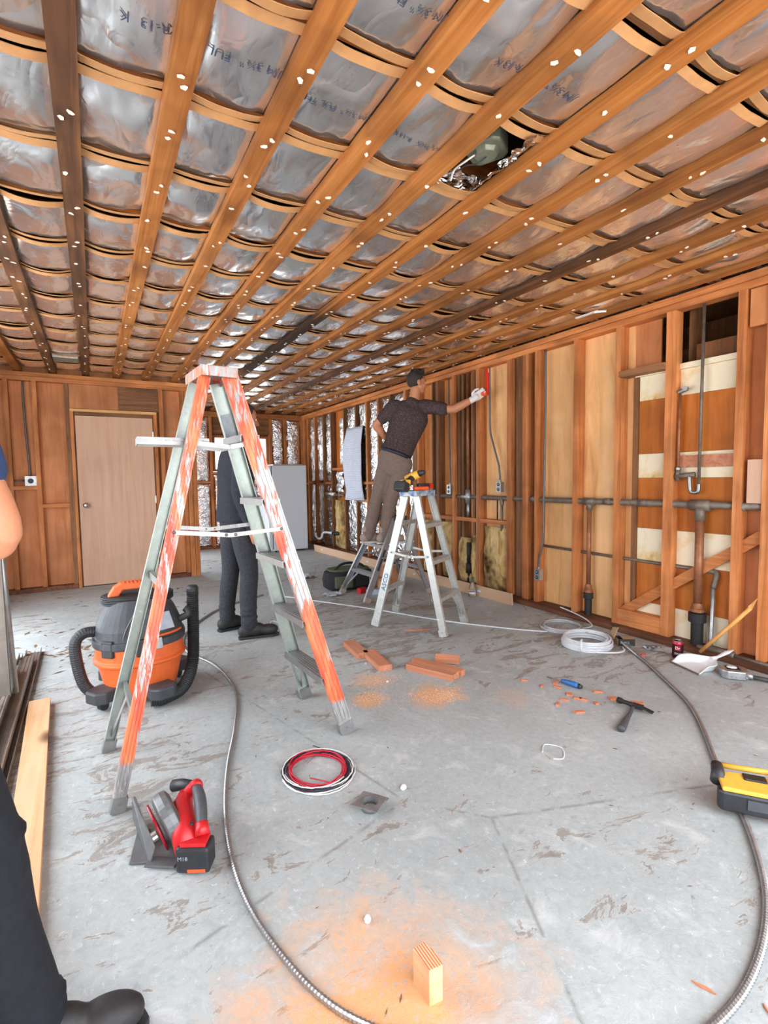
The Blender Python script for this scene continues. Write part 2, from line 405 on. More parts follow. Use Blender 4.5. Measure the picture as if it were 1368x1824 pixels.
    def mesh(s, name, mat, smooth=False):
        me = bpy.data.meshes.new(name); me.from_pydata(s.v, [], s.f); me.materials.append(M[mat] if isinstance(mat, str) else mat)
        bm = bmesh.new(); bm.from_mesh(me); bmesh.ops.recalc_face_normals(bm, faces=bm.faces); bm.to_mesh(me); bm.free()
        if smooth: me.polygons.foreach_set('use_smooth', [True]*len(me.polygons))
        me.update(); return me
    def build(s, name, mat, parent=None, smooth=False, bevel=0, loc=None, rot=None):
        o = put(name, s.mesh(name, mat, smooth), parent, loc, rot)
        if bevel:
            b = o.modifiers.new('bevel', 'BEVEL'); b.width = bevel; b.segments = 2; b.limit_method = 'ANGLE'; b.angle_limit = .6
        return o
def put(name, me, parent=None, loc=None, rot=None):
    o = bpy.data.objects.new(name, me); COL.objects.link(o)
    if parent is not None: o.parent = parent
    if loc is not None: o.location = loc
    if rot is not None: o.rotation_euler = rot
    return o
def empty(name, loc=(0,0,0), rz=0, rot=None):
    o = bpy.data.objects.new(name, None); COL.objects.link(o); o.location = loc; o.rotation_euler = rot or (0,0,rz); o.empty_display_size = .1
    return o
def tag(o, label, cat, group=None, kind=None):
    o['label'] = label; o['category'] = cat
    if group: o['group'] = group
    if kind: o['kind'] = kind
    return o
def struct(o): o['kind'] = 'structure'; return o
def spline(pts, n=8, closed=False):
    pts = [V(p) for p in pts]; out = []; N = len(pts)
    rng = N if closed else N-1
    for i in range(rng):
        if closed: p0, p1, p2, p3 = pts[i-1], pts[i], pts[(i+1) % N], pts[(i+2) % N]
        else: p0, p1, p2, p3 = pts[max(i-1,0)], pts[i], pts[i+1], pts[min(i+2,N-1)]
        for k in range(n):
            t = k/n
            out.append(.5*((2*p1)+(p2-p0)*t+(2*p0-5*p1+4*p2-p3)*t*t+(3*p1-p0-3*p2+p3)*t**3))
    if not closed: out.append(pts[-1])
    return out
def resample(pts, step):
    out = [pts[0].copy()]; acc = 0
    for a, b in zip(pts, pts[1:]):
        L = (b-a).length
        if L < 1e-9: continue
        d = step-acc
        while d <= L: out.append(a.lerp(b, d/L)); d += step
        acc = (L-(d-step))
    return out
def nz(x, y, z=0): return noise.noise(V((x, y, z)))
def rz3(a): return Matrix.Rotation(a, 3, 'Z')
def text_mesh(txt, size):
    """flat letters, as (vertices, faces) in a plane"""
    c = bpy.data.curves.new('lettering', 'FONT'); c.body = txt; c.size = size; c.resolution_u = 2
    o = bpy.data.objects.new('lettering', c); COL.objects.link(o)
    dg = bpy.context.evaluated_depsgraph_get(); me = o.evaluated_get(dg).to_mesh()
    vs_ = [tuple(v.co) for v in me.vertices]; fs = [tuple(p.vertices) for p in me.polygons]
    o.evaluated_get(dg).to_mesh_clear(); bpy.data.objects.remove(o); bpy.data.curves.remove(c)
    return vs_, fs
# ---------------------------------------------------------------- setting
XR, YD, YF, XL, YB = 3.52, 6.78, 9.25, -1.15, -.6     # stud faces of the right wall, door wall, far wall, left wall, doorway behind the camera
cache = {}
def cbox(name, x0, x1, y0, y1, z0, z1, mat, parent):
    d = (round(x1-x0, 4), round(y1-y0, 4), round(z1-z0, 4)); k = (d, mat)
    if k not in cache: cache[k] = MB().box((0,0,0), d).mesh(name, mat)
    return put(name, cache[k], parent, ((x0+x1)/2, (y0+y1)/2, (z0+z1)/2))

floor = struct(MB().grid(lambda u, v: (XL-.15+u*(3.72-XL+.15), YB-.05+v*(YF+.15-YB+.05), 0), 12, 20).build('floor', 'floor_concrete'))
struct(MB().add([(-40,-40,-.03),(40,-40,-.03),(40,40,-.03),(-40,40,-.03)], [(0,1,2,3)]).build('ground', 'concrete_outside'))

# --- ceiling: roof deck, rafters, foil faced batts, strapping
JX = [-.975,-.66,-.34,-.02,.29,.605,.935,1.25,1.56,1.875,2.2,2.53,2.85,3.15,3.44]
JH = .039
ceil = struct(MB().bb(XL-.15, 3.75, YB-.1, YF+.2, 2.74, 2.80).build('ceiling', 'roof_felt'))
sag_amp = {}
def bay(x):
    for i in range(len(JX)-1):
        if JX[i] <= x < JX[i+1]: return i, JX[i]+JH, JX[i+1]-JH
    return (-1, XL-.1, JX[0]-JH) if x < JX[0] else (len(JX)-1, JX[-1]+JH, 3.62)
def zsag(x, row, extra=1.0):
    i, a, b = bay(x); u = (x-a)/(b-a)
    if u <= 0 or u >= 1: return 0
    if (i, row) not in sag_amp: sag_amp[(i, row)] = random.uniform(.006, .022)
    return sag_amp[(i, row)]*4*u*(1-u)*extra
RY = [round(.93+.45*k, 3) for k in range(-3, 19)]
hole = (1.295, 1.515, 1.41, 1.79)
def zfoil(x, y, row):
    y0, y1 = RY[row]+.040, RY[row+1]-.040; w = min(1, max(0, (y-y0)/(y1-y0)))
    i, a, b = bay(x); inb = 1 if a < x < b else 0
    return 2.486-zsag(x, row)-inb*.014*4*w*(1-w)+inb*(.009*nz(x*7, y*5, 3)+.006*nz(x*19, y*9, 8)+.003*nz(x*41, y*24, 5))
for k, y in enumerate(RY):
    mt = 'rafter_wood' if k % 5 not in (1, 3) else 'dark_framing_x'
    cbox('rafter', XL, 3.6, y-.022, y+.022, 2.492, 2.66, mt, ceil)
for r in range(len(RY)-1):
    y0, y1 = RY[r]+.040, RY[r+1]-.040
    x_lo = XL if y1 < YD+.3 else 1.05
    near = y1 > .4 and y0 < 4.6
    nu, nv = (190, 12) if near else (100, 5)
    mb = MB()
    for i in range(nu+1):
        for j in range(nv+1):
            x = x_lo+(3.60-x_lo)*i/nu; y = y0+(y1-y0)*j/nv
            mb.v.append((x, y, zfoil(x, y, r)))
    for i in range(nu):
        for j in range(nv):
            a = i*(nv+1)+j; cx = (mb.v[a][0]+mb.v[a+nv+2][0])/2; cy = (mb.v[a][1]+mb.v[a+nv+2][1])/2
            if hole[0] < cx < hole[1] and hole[2] < cy < hole[3]: continue
            mb.f.append((a, a+nv+1, a+nv+2, a+1))
    batt = mb.build('insulation_batt', 'ceiling_foil', ceil, smooth=True)
    for e, (yy, sg) in enumerate(((y0, -1), (y1, 1))):
        n = 170 if near else 90; wv = random.uniform(.026, .038); ex = random.uniform(.7, 1.3); ph = random.uniform(0, 50); dz = random.uniform(.002, .012)
        fb = MB()
        def fl_(u, v):
            x = x_lo+(3.60-x_lo)*u; z = 2.4845-zsag(x, r, ex)-.0035-dz*(1 if bay(x)[1] < x < bay(x)[2] else 0)
            off = .006*nz(x*3+ph, 5)+.004*nz(x*11+ph, 9)
            return (x, yy-sg*.004+sg*(v*wv+off), z+v*.006)
        fb.grid(fl_, n, 1)
        ke = fb.build('kraft_edge', 'kraft_paper', batt)
        so = ke.modifiers.new('thickness', 'SOLIDIFY'); so.thickness = .0025
# strapping under the rafters, with scraps of torn-off drywall under the staples
scrap_meshes = []
for q in range(6):
    n = 6; pr = [(math.cos(2*math.pi*i/n)*random.uniform(.005,.012), math.sin(2*math.pi*i/n)*random.uniform(.006,.017)) for i in range(n)]
    scrap_meshes.append(MB().prism(pr, .003).mesh('drywall_scrap', 'drywall_scrap'))
dark = {2: 'joist_dark', 3: 'joist_dark', 11: 'joist_dark', 8: 'joist_charred'}
nscrap = 0
for i, x in enumerate(JX):
    y1 = YD+.06 if x < 1.1 else YF
    w = .074+.008*((i*37) % 5)/5
    mb = MB()
    seg = 24
    for s_ in range(seg+1):
        y = YB+(y1-YB)*s_/seg; dx = .006*nz(y*.9, i*3.3); dz = .003*nz(y*1.3, i*5.1)
        for cx, cz in ((-w/2, 0), (w/2, 0), (w/2, .04), (-w/2, .04)): mb.v.append((cx+dx, y, cz+(dz if cz == 0 else 0)))
    for s_ in range(seg):
        for c in range(4): a = s_*4+c; b = s_*4+(c+1) % 4; mb.f.append((a, b, b+4, a+4))
    mb.f += [(3,2,1,0), tuple(seg*4+c for c in range(4))]
    j = mb.build('joist', dark.get(i, 'joist_wood'), ceil, loc=(x, 0, 2.441))
    far = MB()
    y = .55+random.uniform(0, .15)
    while y < y1-.1:
        for q, dy in enumerate((0, random.uniform(.035, .07))):
            if random.random() < .14: continue
            px, py = random.uniform(-.02, .02), y+dy
            if py < 3.9 and -.5 < x < 3.4 and nscrap < 300:
                s_ = put('drywall_scrap', random.choice(scrap_meshes), j, (px, py, -.0035), (random.uniform(-.12,.12), random.uniform(-.12,.12), random.uniform(0, 6)))
                nscrap += 1
            elif py > 3.9 and x > -.5:
                n = 5; far.prism([(math.cos(6.28*t/n)*random.uniform(.005,.011), math.sin(6.28*t/n)*random.uniform(.006,.014)) for t in range(n)], .003, (px, py, -.004))
        y += random.uniform(.26, .40)
    if far.v:
        f_ = far.build('drywall_scraps', 'drywall_scrap', j); f_['kind'] = 'stuff'
# printing on the foil, upside down as the batts were hung
row_of = lambda y: max(i for i in range(len(RY)) if RY[i] <= y)
for txt, x, y, size in (('R-13  K', .245, 1.565, .041), ('FUL THIK', .41, 1.565, .041), ('JM 3\u00bd"', .56, 1.565, .041), ('JM 3\u00bd"', .892, 1.61, .035), ('FUL THIK', .77, 1.61, .035),
                     ('FUL THIK', 1.207, 1.62, .026), ('R-13 K', 1.075, 1.62, .026), ('JM 3\u00bd"', .892, 1.17, .035), ('FUL THIK', .77, 1.17, .036),
                     ('R-13 K', 1.205, 1.19, .038), ('JM 3\u00bd"', 1.44, 1.19, .041)):
    vs_, fs = text_mesh(txt, size); row = row_of(y)
    pts = [(x-a, y+b, zfoil(x-a, y+b, row)-.0035) for a, b, c in vs_]
    MB().add(pts, fs).build('printed_lettering', 'print_ink', ceil)

# --- right wall
wr = MB()
wr.bb(3.64, 3.69, YB, 1.68, 0, 2.74).bb(3.64, 3.69, 2.46, YF+.1, 0, 2.74).bb(3.64, 3.69, 1.68, 2.46, 0, 1.97).bb(3.64, 3.69, 1.68, 2.46, 2.36, 2.74)
wall_r = struct(wr.build('wall_right', 'plywood_brown'))
MB().add([(3.69,1.62,1.9),(3.69,2.5,1.9),(4.3,2.5,1.9),(4.3,1.62,1.9),(3.69,1.62,2.42),(3.69,2.5,2.42),(4.3,2.5,2.42),(4.3,1.62,2.42)],
         [(0,1,2,3),(4,5,6,7),(3,2,6,7),(0,3,7,4),(1,2,6,5)]).build('cavity_lining', 'dark_framing_z', wall_r)
cbox('cavity_beam', 3.95, 4.05, 1.62, 2.5, 2.05, 2.16, 'dark_framing_y', wall_r)
cbox('cavity_beam', 3.75, 3.83, 2.05, 2.10, 1.92, 2.42, 'dark_framing_z', wall_r)
cbox('cavity_board', 3.70, 3.72, 1.65, 2.02, 1.97, 2.12, 'plywood_brown', wall_r)
def panel(y0, y1, mat, z0=.05, z1=2.36, x0=3.615, x1=3.638): return cbox('sheathing_panel', x0, x1, y0, y1, z0, z1, mat, wall_r)
for y0, y1, m in ((-.58,.3,'plywood_red'), (.31,1.0,'plywood_red'), (1.01,1.64,'plywood_red'), (2.42,2.90,'plywood_pale'), (2.905,3.34,'plywood_pale'),
                  (3.345,3.70,'plywood_brown'), (3.705,4.10,'plywood_pale'), (4.105,4.55,'plywood_brown'), (4.555,4.83,'plywood_orange'), (4.835,4.96,'plywood_brown'),
                  (4.965,5.30,'plywood_orange'), (5.305,6.3,'plywood_brown'), (6.305,7.36,'plywood_orange'), (7.365,7.92,'plywood_amber'), (7.925,9.24,'plywood_brown')): panel(y0, y1, m)
def rstud(y0, y1, m='framing_z', x0=XR, x1=3.612, z0=.05, z1=2.34): return cbox('stud', x0, x1, y0, y1, z0, z1, m, wall_r)
for y in (-.4,0,.4,.8,1.15): rstud(y, y+.042)
rstud(1.47, 1.515); rstud(1.628, 1.676); rstud(2.066, 2.128); rstud(2.478, 2.523); rstud(2.872, 2.914); rstud(3.298, 3.342)
rstud(3.42, 3.49); rstud(3.515, 3.60, 'dark_framing_z', 3.545); rstud(3.635, 3.70); rstud(4.10, 4.16)
rstud(4.20, 4.235, 'dark_framing_z', 3.54); rstud(4.26, 4.285, 'framing_z', 3.56); rstud(4.40, 4.44, 'dark_framing_z', 3.55); rstud(4.46, 4.50, 'dark_framing_z', 3.545); rstud(4.525, 4.57)
rstud(4.83, 4.87, 'dark_framing_z'); rstud(4.885, 4.945, 'dark_framing_z', 3.56); rstud(4.955, 4.975, 'dark_framing_z', 3.53); rstud(5.24, 5.29); rstud(5.30, 5.385, 'dark_framing_z')
for y in (5.54, 5.92, 6.25, 6.60, 6.95, 7.37, 7.88, 8.22, 8.60, 8.95): rstud(y, y+.043, random.choice(['framing_z', 'framing_z', 'dark_framing_z']))
rstud(9.12, 9.23)
cbox('bottom_plate', 3.475, 3.612, YB, YF, 0, .048, 'sill_wood', wall_r)
cbox('top_plate', XR, 3.612, YB, YF, 2.34, 2.384, 'framing_y', wall_r)
cbox('top_plate', 3.505, 3.612, YB, YF, 2.386, 2.432, 'framing_y', wall_r)
def blk(y0, y1, z0, z1, m='framing_y', x0=XR+.004, x1=3.612): return cbox('blocking', x0, x1, y0, y1, z0, z1, m, wall_r)
for y0, y1 in ((3.70,4.10), (4.16,4.525), (4.57,4.83), (4.975,5.24)): blk(y0, y1, .735, .775)
for y0, y1 in ((5.585,5.92), (5.963,6.25), (6.293,6.60), (6.643,6.95), (6.993,7.37), (8.263,8.60), (8.643,8.95), (8.993,9.12)): blk(y0, y1, 1.13+.02*math.sin(y0*9), 1.17+.02*math.sin(y0*9))
blk(7.923, 8.22, 1.13, 1.17); blk(7.413, 7.88, 1.36, 1.40); blk(6.643, 6.95, .86, .90); blk(6.993,7.37,.95,.99)
blk(2.128, 2.478, .05, .17, 'framing_y'); blk(2.128, 2.478, 1.955, 2.0, 'dark_framing_y', 3.50)
# bay with the painted bands of an old cabinet
for z0, z1, m in ((.05,.25,'stained_cream'), (.252,.57,'plywood_amber'), (.572,.812,'stained_cream'), (.814,1.19,'plywood_amber'), (1.192,1.37,'stained_cream'), (1.372,1.765,'plywood_amber'), (1.767,1.945,'stained_cream')):
    panel(1.70, 2.37, m, z0, z1, 3.600, 3.614)
cbox('panel_trim', 3.585, 3.614, 1.68, 2.40, 1.947, 1.985, 'stained_cream', wall_r)
cbox('panel_trim', 3.585, 3.614, 2.372, 2.412, .05, 1.945, 'dark_framing_z', wall_r)
cbox('panel_trim', 3.580, 3.614, 1.678, 1.70, .05, 1.945, 'plywood_brown', wall_r)
cbox('panel_trim', 3.58, 3.60, 1.70, 2.06, 1.262, 1.345, 'redwood_x', wall_r)
panel(2.22, 2.42, 'plywood_red', 1.99, 2.34, 3.616, 3.63)
panel(1.44, 1.615, 'plywood_red', 2.11, 2.335, 3.535, 3.56); panel(1.43, 1.60, 'door_veneer', 1.03, 1.30, 3.53, 3.553)
b_ = MB().bar((0,.515,-.375), (0,-.515,.375), .07, .02, (1,0,0)).build('diagonal_brace', 'framing_y', wall_r, loc=(3.575, 1.965, .505))
# foil faced batts and loose fibre between the far studs
def wall_batt(parent, o, du, dv, nrm, w, h, mat='wall_foil', seed=0, bulge=.03, cut=0.):
    o, du, dv, nrm = V(o), V(du), V(dv), V(nrm)
    nu, nv = max(6, int(w/.03)), max(8, int(h/.03))
    def fn(u, v):
        e = 4*u*(1-u); cw = cut*nz(v*3+seed, seed*2.)
        return o+du*(u*w*(1-abs(cw))+max(0, cw)*w)+dv*(v*h)+nrm*(bulge*e**.5*(1-.6*abs(2*v-1)**6)+.016*nz(u*w*14+seed, v*h*9)+.010*nz(u*w*30, v*h*26+seed))
    return MB().grid(fn, nu, nv).build('insulation_batt', mat, parent, smooth=True)
sd = 0
for y0, y1 in ((5.39,5.54), (5.585,5.92), (5.965,6.25), (6.295,6.60), (6.645,6.95), (6.995,7.37), (7.925,8.22), (8.265,8.60), (8.645,8.95)):
    for z0, z1 in ((.07, 1.12), (1.19, 2.33)):
        sd += 1; wall_batt(wall_r, (3.575, y0, z0), (0,1,0), (0,0,1), (-1,0,0), y1-y0, z1-z0, seed=sd, cut=.14)
wall_batt(wall_r, (3.56, 7.40, 1.45), (0,1,0), (0,0,1), (-1,0,0), .22, .75, 'torn_foil', 55, cut=.5)
wall_batt(wall_r, (3.56, 7.50, 1.0), (0,1,0), (0,0,1), (-1,0,0), .30, .33, 'torn_foil', 56, cut=.4)
for y0, w, z1 in ((3.73,.36,.70), (4.17,.10,.60), (4.29,.22,.55), (4.58,.24,.70), (4.98,.25,.70), (7.42,.45,.86)):
    sd += 1; b_ = wall_batt(wall_r, (3.57, y0, .06), (0,1,0), (0,0,1), (-1,0,0), w, z1-.06, 'insulation_fibre', sd, .05, .12)

# --- door wall and its return
wd = MB().bb(XL, -.19, 6.875, 6.90, 0, 2.74).bb(.70, 1.10, 6.875, 6.90, 0, 2.74).bb(-.19, .70, 6.875, 6.90, 2.04, 2.74).bb(-.19, .70, 6.90, 6.93, 0, 2.04).bb(1.06, 1.10, 6.90, 7.0, 0, 2.74).bb(1.06, 1.10, 9.15, YF+.1, 0, 2.74).bb(1.06, 1.10, 7.0, 9.15, 2.3, 2.74)  # return wall left open, out of view, to let added daylight onto the far end
wall_d = struct(wd.build('wall_partition', 'plywood_red'))
def dbox(n, x0, x1, z0, z1, m, y0=YD, y1=6.872): return cbox(n, x0, x1, y0, y1, z0, z1, m, wall_d)
for x0, x1, m in ((-1.14,-.79,'plywood_red'), (-.785,-.53,'plywood_red'), (-.525,-.20,'plywood_red'), (.705,1.08,'plywood_red')): dbox('sheathing_panel', x0, x1, .05, 2.34, m, 6.858, 6.874)
for x0, x1 in ((-1.1,-1.055), (-.80,-.755), (-.545,-.50), (.735,.78), (.985,1.03)): dbox('stud', x0, x1, .05, 2.34, 'framing_z')
dbox('stud', -.245, -.20, .05, 2.34, 'dark_framing_z'); dbox('stud', 1.035, 1.09, .0, 2.34, 'framing_z', 6.76); dbox('stud', 1.095, 1.15, .0, 2.34, 'framing_z', 6.76)
dbox('top_plate', XL, 1.15, 2.34, 2.384, 'framing_x', 6.77); dbox('top_plate', XL, 1.15, 2.386, 2.43, 'framing_x', 6.76)
dbox('bottom_plate', XL, -.20, 0, .048, 'sill_wood', 6.765); dbox('bottom_plate', .735, 1.09, 0, .048, 'sill_wood', 6.765)
dbox('blocking', -.50, -.245, .945, .985, 'framing_x'); dbox('blocking', -.755, -.545, 1.15, 1.19, 'framing_x'); dbox('blocking', .78, .985, .91, .95, 'framing_x')
dbox('header_panel', -.198, .30, 2.065, 2.338, 'plywood_red', 6.79, 6.81); dbox('header_panel', .302, .733, 2.065, 2.338, 'dark_framing_x', 6.79, 6.81)
# door frame and door
for x0, x1, z0, z1 in ((-.198,-.165,0,2.03), (.672,.705,0,2.03), (-.198,.705,2.03,2.06)): dbox('door_jamb', x0, x1, z0, z1, 'pine_fresh_x' if z0 else 'framing_z', 6.775)
dbox('door_stop', -.163, -.152, 0, 2.0, 'dark_framing_z', 6.80); dbox('door_stop', .659, .670, 0, 2.0, 'dark_framing_z', 6.80); dbox('door_stop', -.163, .670, 1.99, 2.028, 'dark_framing_x', 6.80)
door = struct(MB().bb(-.150, .656, 6.795, 6.835, .012, 1.985).build('door_1', 'door_veneer'))
kn = MB().lathe([(.030,0),(.030,.006),(.012,.010),(.012,.03),(.024,.038),(.029,.052),(.024,.066),(.008,.071)], n=20, R=Matrix.Rotation(math.radians(90),3,'X')).build('door_knob', 'brass_knob', door, smooth=True, loc=(-.088, 6.795, .955))
for z in (.22, 1.0, 1.78): cbox('hinge', .652, .664, 6.786, 6.80, z-.045, z+.045, 'brass_knob', door)

# --- far wall with its window
wf = MB().bb(1.06, 1.86, 9.35, 9.40, 0, 2.74).bb(2.88, 3.70, 9.35, 9.40, 0, 2.74).bb(1.86, 2.88, 9.35, 9.40, 0, 1.36).bb(1.86, 2.88, 9.35, 9.40, 2.02, 2.74)
wall_f = struct(wf.build('wall_back', 'plywood_brown'))
def fbox(n, x0, x1, z0, z1, m='framing_z', y0=YF, y1=9.345): return cbox(n, x0, x1, y0, y1, z0, z1, m, wall_f)
for x in (1.11, 1.46, 1.80, 2.88, 3.16, 3.50): fbox('stud', x, x+.045, .05, 2.34, 'framing_z')
for x in (2.14, 2.50): fbox('stud', x, x+.045, .05, 1.33)
fbox('top_plate', 1.10, 3.60, 2.34, 2.43, 'framing_x'); fbox('bottom_plate', 1.10, 3.60, 0, .05, 'sill_wood')
fbox('header_panel', 1.846, 2.878, 2.05, 2.338, 'dark_framing_x', 9.27, 9.29); fbox('window_sill', 1.846, 2.878, 1.33, 1.37, 'framing_x', 9.22)
for x0, x1 in ((1.155,1.46), (1.505,1.80)): fbox('blocking', x0, x1, 1.17, 1.21, 'framing_x')
for x0, x1, z0, z1 in ((1.157,1.458,.06,1.16), (1.157,1.458,1.22,2.33), (1.507,1.798,.06,1.16), (1.507,1.798,1.22,2.33), (1.847,2.138,.06,1.32), (2.187,2.498,.06,1.32), (2.547,2.878,.06,1.32), (2.927,3.158,.06,2.33), (3.207,3.498,.06,2.33)):
    sd += 1; wall_batt(wall_f, (x0, 9.31, z0), (1,0,0), (0,0,1), (0,-1,0), x1-x0, z1-z0, seed=sd, bulge=.05, cut=.05)
win = MB()
for x0, x1, z0, z1 in ((1.86,1.90,1.38,2.02), (2.83,2.87,1.38,2.02), (1.90,2.83,1.38,1.42), (1.90,2.83,1.98,2.02), (2.345,2.385,1.42,1.98)): win.bb(x0, x1, 9.30, 9.36, z0, z1)
window = struct(win.build('window_1', 'framing_z'))
for x0, x1 in ((1.90,2.345), (2.385,2.83)): cbox('pane', x0, x1, 9.325, 9.331, 1.42, 1.98, 'clear_glass', window)

# --- left wall and the doorway wall behind the camera
struct(MB().bb(XL-.10, XL, YB, 1.6, 0, 2.74).bb(XL-.10, XL, 5.5, 6.9, 0, 2.74).bb(XL-.10, XL, 1.6, 5.5, 2.36, 2.74).build('wall_left', 'plywood_red'))
struct(MB().bb(XL-.10, -1.0, YB-.1, YB, 0, 2.74).bb(3.45, 3.69, YB-.1, YB, 0, 2.74).bb(-1.0, 3.45, YB-.1, YB, 2.36, 2.74).build('wall_front', 'plywood_red'))
# ---------------------------------------------------------------- helpers for things
def wb(mb, root, name, mat, parent=None, smooth=False, bevel=0):
    """build a part from world coordinates under an unrotated root"""
    L = root.location; mb.v = [(x-L.x, y-L.y, z-L.z) for x, y, z in mb.v]
    return mb.build(name, mat, parent or root, smooth, bevel)
def single(mb, name, mat, loc, smooth=False, bevel=0):
    L = V(loc); mb.v = [(x-L.x, y-L.y, z-L.z) for x, y, z in mb.v]
    return mb.build(name, mat, None, smooth, bevel, loc=loc)

# ---------------------------------------------------------------- plumbing and wiring on the right wall
PX = 3.555
r = empty('drain_pipe', (PX, 3.2, 1.0)); tag(r, 'long brown horizontal drain pipe run through the right wall studs', 'pipe')
wb(MB().tube([(PX, 5.2, 1.0), (PX, 3.2, 1.0), (PX, 1.2, 1.012)], .024, 14), r, 'pipe', 'pipe_grey', smooth=True)
for y in (3.38, 2.6, 2.3, 1.64): wb(MB().tube([(PX, y-.03, 1.005), (PX, y+.03, 1.005)], .028, 14), r, 'coupling', 'pipe_grey', smooth=True)
r = empty('vent_pipe', (PX, 2.77, 0)); tag(r, 'thin copper coloured standpipe with black cast iron foot between pale plywood', 'pipe')
wb(MB().tube([(PX, 2.82, 1.0), (PX, 2.72, 1.0)], .032, 14).tube([(PX, 2.77, 1.0), (PX, 2.77, .93)], .026, 14), r, 'tee', 'pipe_grey', smooth=True)
wb(MB().tube([(PX, 2.77, .94), (PX, 2.77, .30)], .019, 12), r, 'riser', 'copper_brown', smooth=True)
wb(MB().lathe([(.026,.235),(.036,.24),(.036,.262),(.028,.268),(.03,.29),(.022,.31)], (PX, 2.77, 0), 16), r, 'hub', 'copper_brown', smooth=False)
wb(MB().lathe([(.029,0),(.029,.185),(.040,.19),(.040,.235),(.03,.238)], (PX, 2.77, .0), 16), r, 'cast_iron_foot', 'iron_black')
r = empty('vent_pipe', (PX-.005, 1.885, 0)); tag(r, 'thick copper coloured standpipe with black cast iron foot beside the soda can', 'pipe')
PX2 = PX-.005
wb(MB().tube([(PX2, 1.95, 1.005), (PX2, 1.82, 1.005)], .038, 16).tube([(PX2, 1.885, 1.0), (PX2, 1.885, .9)], .033, 16), r, 'tee', 'pipe_grey', smooth=True)
wb(MB().tube([(PX2, 1.885, .91), (PX2, 1.885, .30)], .027, 14), r, 'riser', 'copper_brown', smooth=True)
wb(MB().lathe([(.03,.27),(.045,.275),(.045,.295),(.036,.3),(.038,.32),(.03,.335)], (PX2, 1.885, 0), 18), r, 'hub', 'copper_brown')
wb(MB().lathe([(.055,0),(.043,.03),(.038,.06),(.038,.20),(.055,.205),(.055,.265),(.04,.27)], (PX2, 1.885, 0), 18), r, 'cast_iron_foot', 'iron_black')
r = empty('water_pipe', (PX, 2.6, .55)); tag(r, 'thin grey water pipe low across the studs, elbowing down beside the thick standpipe', 'pipe')
wb(MB().tube([(3.592, 3.42, .575), (3.592, 2.5, .562), (3.592, 1.86, .556)], .012, 10), r, 'pipe', 'pipe_grey', smooth=True)
wb(MB().tube(spline([(3.592, 1.87, .556), (3.59, 1.80, .556), (3.58, 1.785, .53), (3.575, 1.80, .45)], 6), .018, 12), r, 'elbow', 'pipe_grey', smooth=True)
wb(MB().tube([(3.575, 1.80, .47), (3.56, 1.80, .07), (3.56, 1.80, .05)], .014, 12), r, 'downpipe', 'galvanised', smooth=True)
r = empty('water_pipe', (PX, 2.0, 1.2)); tag(r, 'bent grey supply pipe with valve and U bend rising in front of the amber panel', 'pipe')
wb(MB().tube([(PX, 2.045, 1.2), (PX, 2.042, 1.78)], .010, 10), r, 'riser', 'copper_brown', smooth=True)
wb(MB().tube([(PX, 2.05, 1.785), (PX, 2.0, 1.80)], .016, 10).lathe([(.018,-.012),(.018,.012)], (PX-.01, 2.0, 1.80), 8, Matrix.Rotation(1.57,3,'Y')), r, 'valve', 'steel_grey')
wb(MB().tube([(PX, 2.075, 1.2), (PX, 1.93, 1.212)], .018, 12).tube([(PX, 2.045, 1.17), (PX, 2.045, 1.25)], .016, 10), r, 'manifold', 'pipe_grey', smooth=True)
wb(MB().lathe([(.012,1.24),(.02,1.245),(.02,1.262),(.012,1.27)], (PX, 2.045, 0), 6), r, 'nut', 'steel_grey')
wb(MB().tube(spline([(PX, 1.965, 1.20), (PX, 1.963, 1.15), (PX, 1.955, 1.10), (PX, 1.93, 1.09), (PX, 1.905, 1.10), (PX, 1.902, 1.15)], 6), .013, 10), r, 'u_bend', 'steel_grey', smooth=True)
wb(MB().tube([(PX, 1.902, 1.13), (PX, 1.896, 2.34)], .010, 10), r, 'tall_riser', 'pipe_grey', smooth=True)
r = empty('vent_pipe', (PX, 4.335, .75)); tag(r, 'narrow standpipe with galvanised tee in the dark stained bay behind the white stepladder', 'pipe')
wb(MB().tube([(PX, 4.335, 2.34), (PX, 4.33, 1.05)], .018, 12), r, 'riser', 'copper_brown', smooth=True)
wb(MB().tube([(PX, 4.42, 1.0), (PX, 4.28, 1.0)], .03, 14).tube([(PX, 4.33, 1.08), (PX, 4.33, .93)], .032, 14), r, 'tee', 'galvanised', smooth=True)
wb(MB().tube([(PX, 4.33, .94), (PX, 4.33, .775)], .018, 12), r, 'lower_pipe', 'galvanised', smooth=True)
r = single(MB().tube([(PX, 4.32, .50), (PX, 4.325, .26)], .026, 12).tube([(PX, 4.325, .27), (PX, 4.325, .16)], .034, 12).tube([(PX, 4.325, .16), (PX, 4.33, .048)], .018, 12), 'pipe_stub', 'iron_black', (PX, 4.325, .048), True)
tag(r, 'black pipe stub buried in torn yellow insulation behind the white stepladder', 'pipe')
r = empty('pipe_stub', (3.53, 3.78, .45)); tag(r, 'two short upright pipe stubs below the wall outlet right of the yellow insulation', 'pipe')
wb(MB().tube([(3.55, 3.80, .6), (3.55, 3.80, 1.0)], .014, 10), r, 'pipe', 'pipe_grey', smooth=True); wb(MB().tube([(3.555, 3.87, .78), (3.555, 3.87, 1.02)], .007, 8), r, 'pipe', 'iron_black', smooth=True)
wb(MB().lathe([(.02,.93),(.02,.99),(.012,1.0)], (3.55, 3.80, 0), 10), r, 'cap', 'pipe_grey')
r = single(MB().tube(spline([(3.5, 1.85, .045), (3.49, 1.72, .06), (3.49, 1.62, .055)], 5), .02, 10).tube([(3.49, 1.62, .055), (3.49, 1.30, .05)], .012, 8), 'pipe_stub', 'pipe_grey', (3.49, 1.6, .04), True)
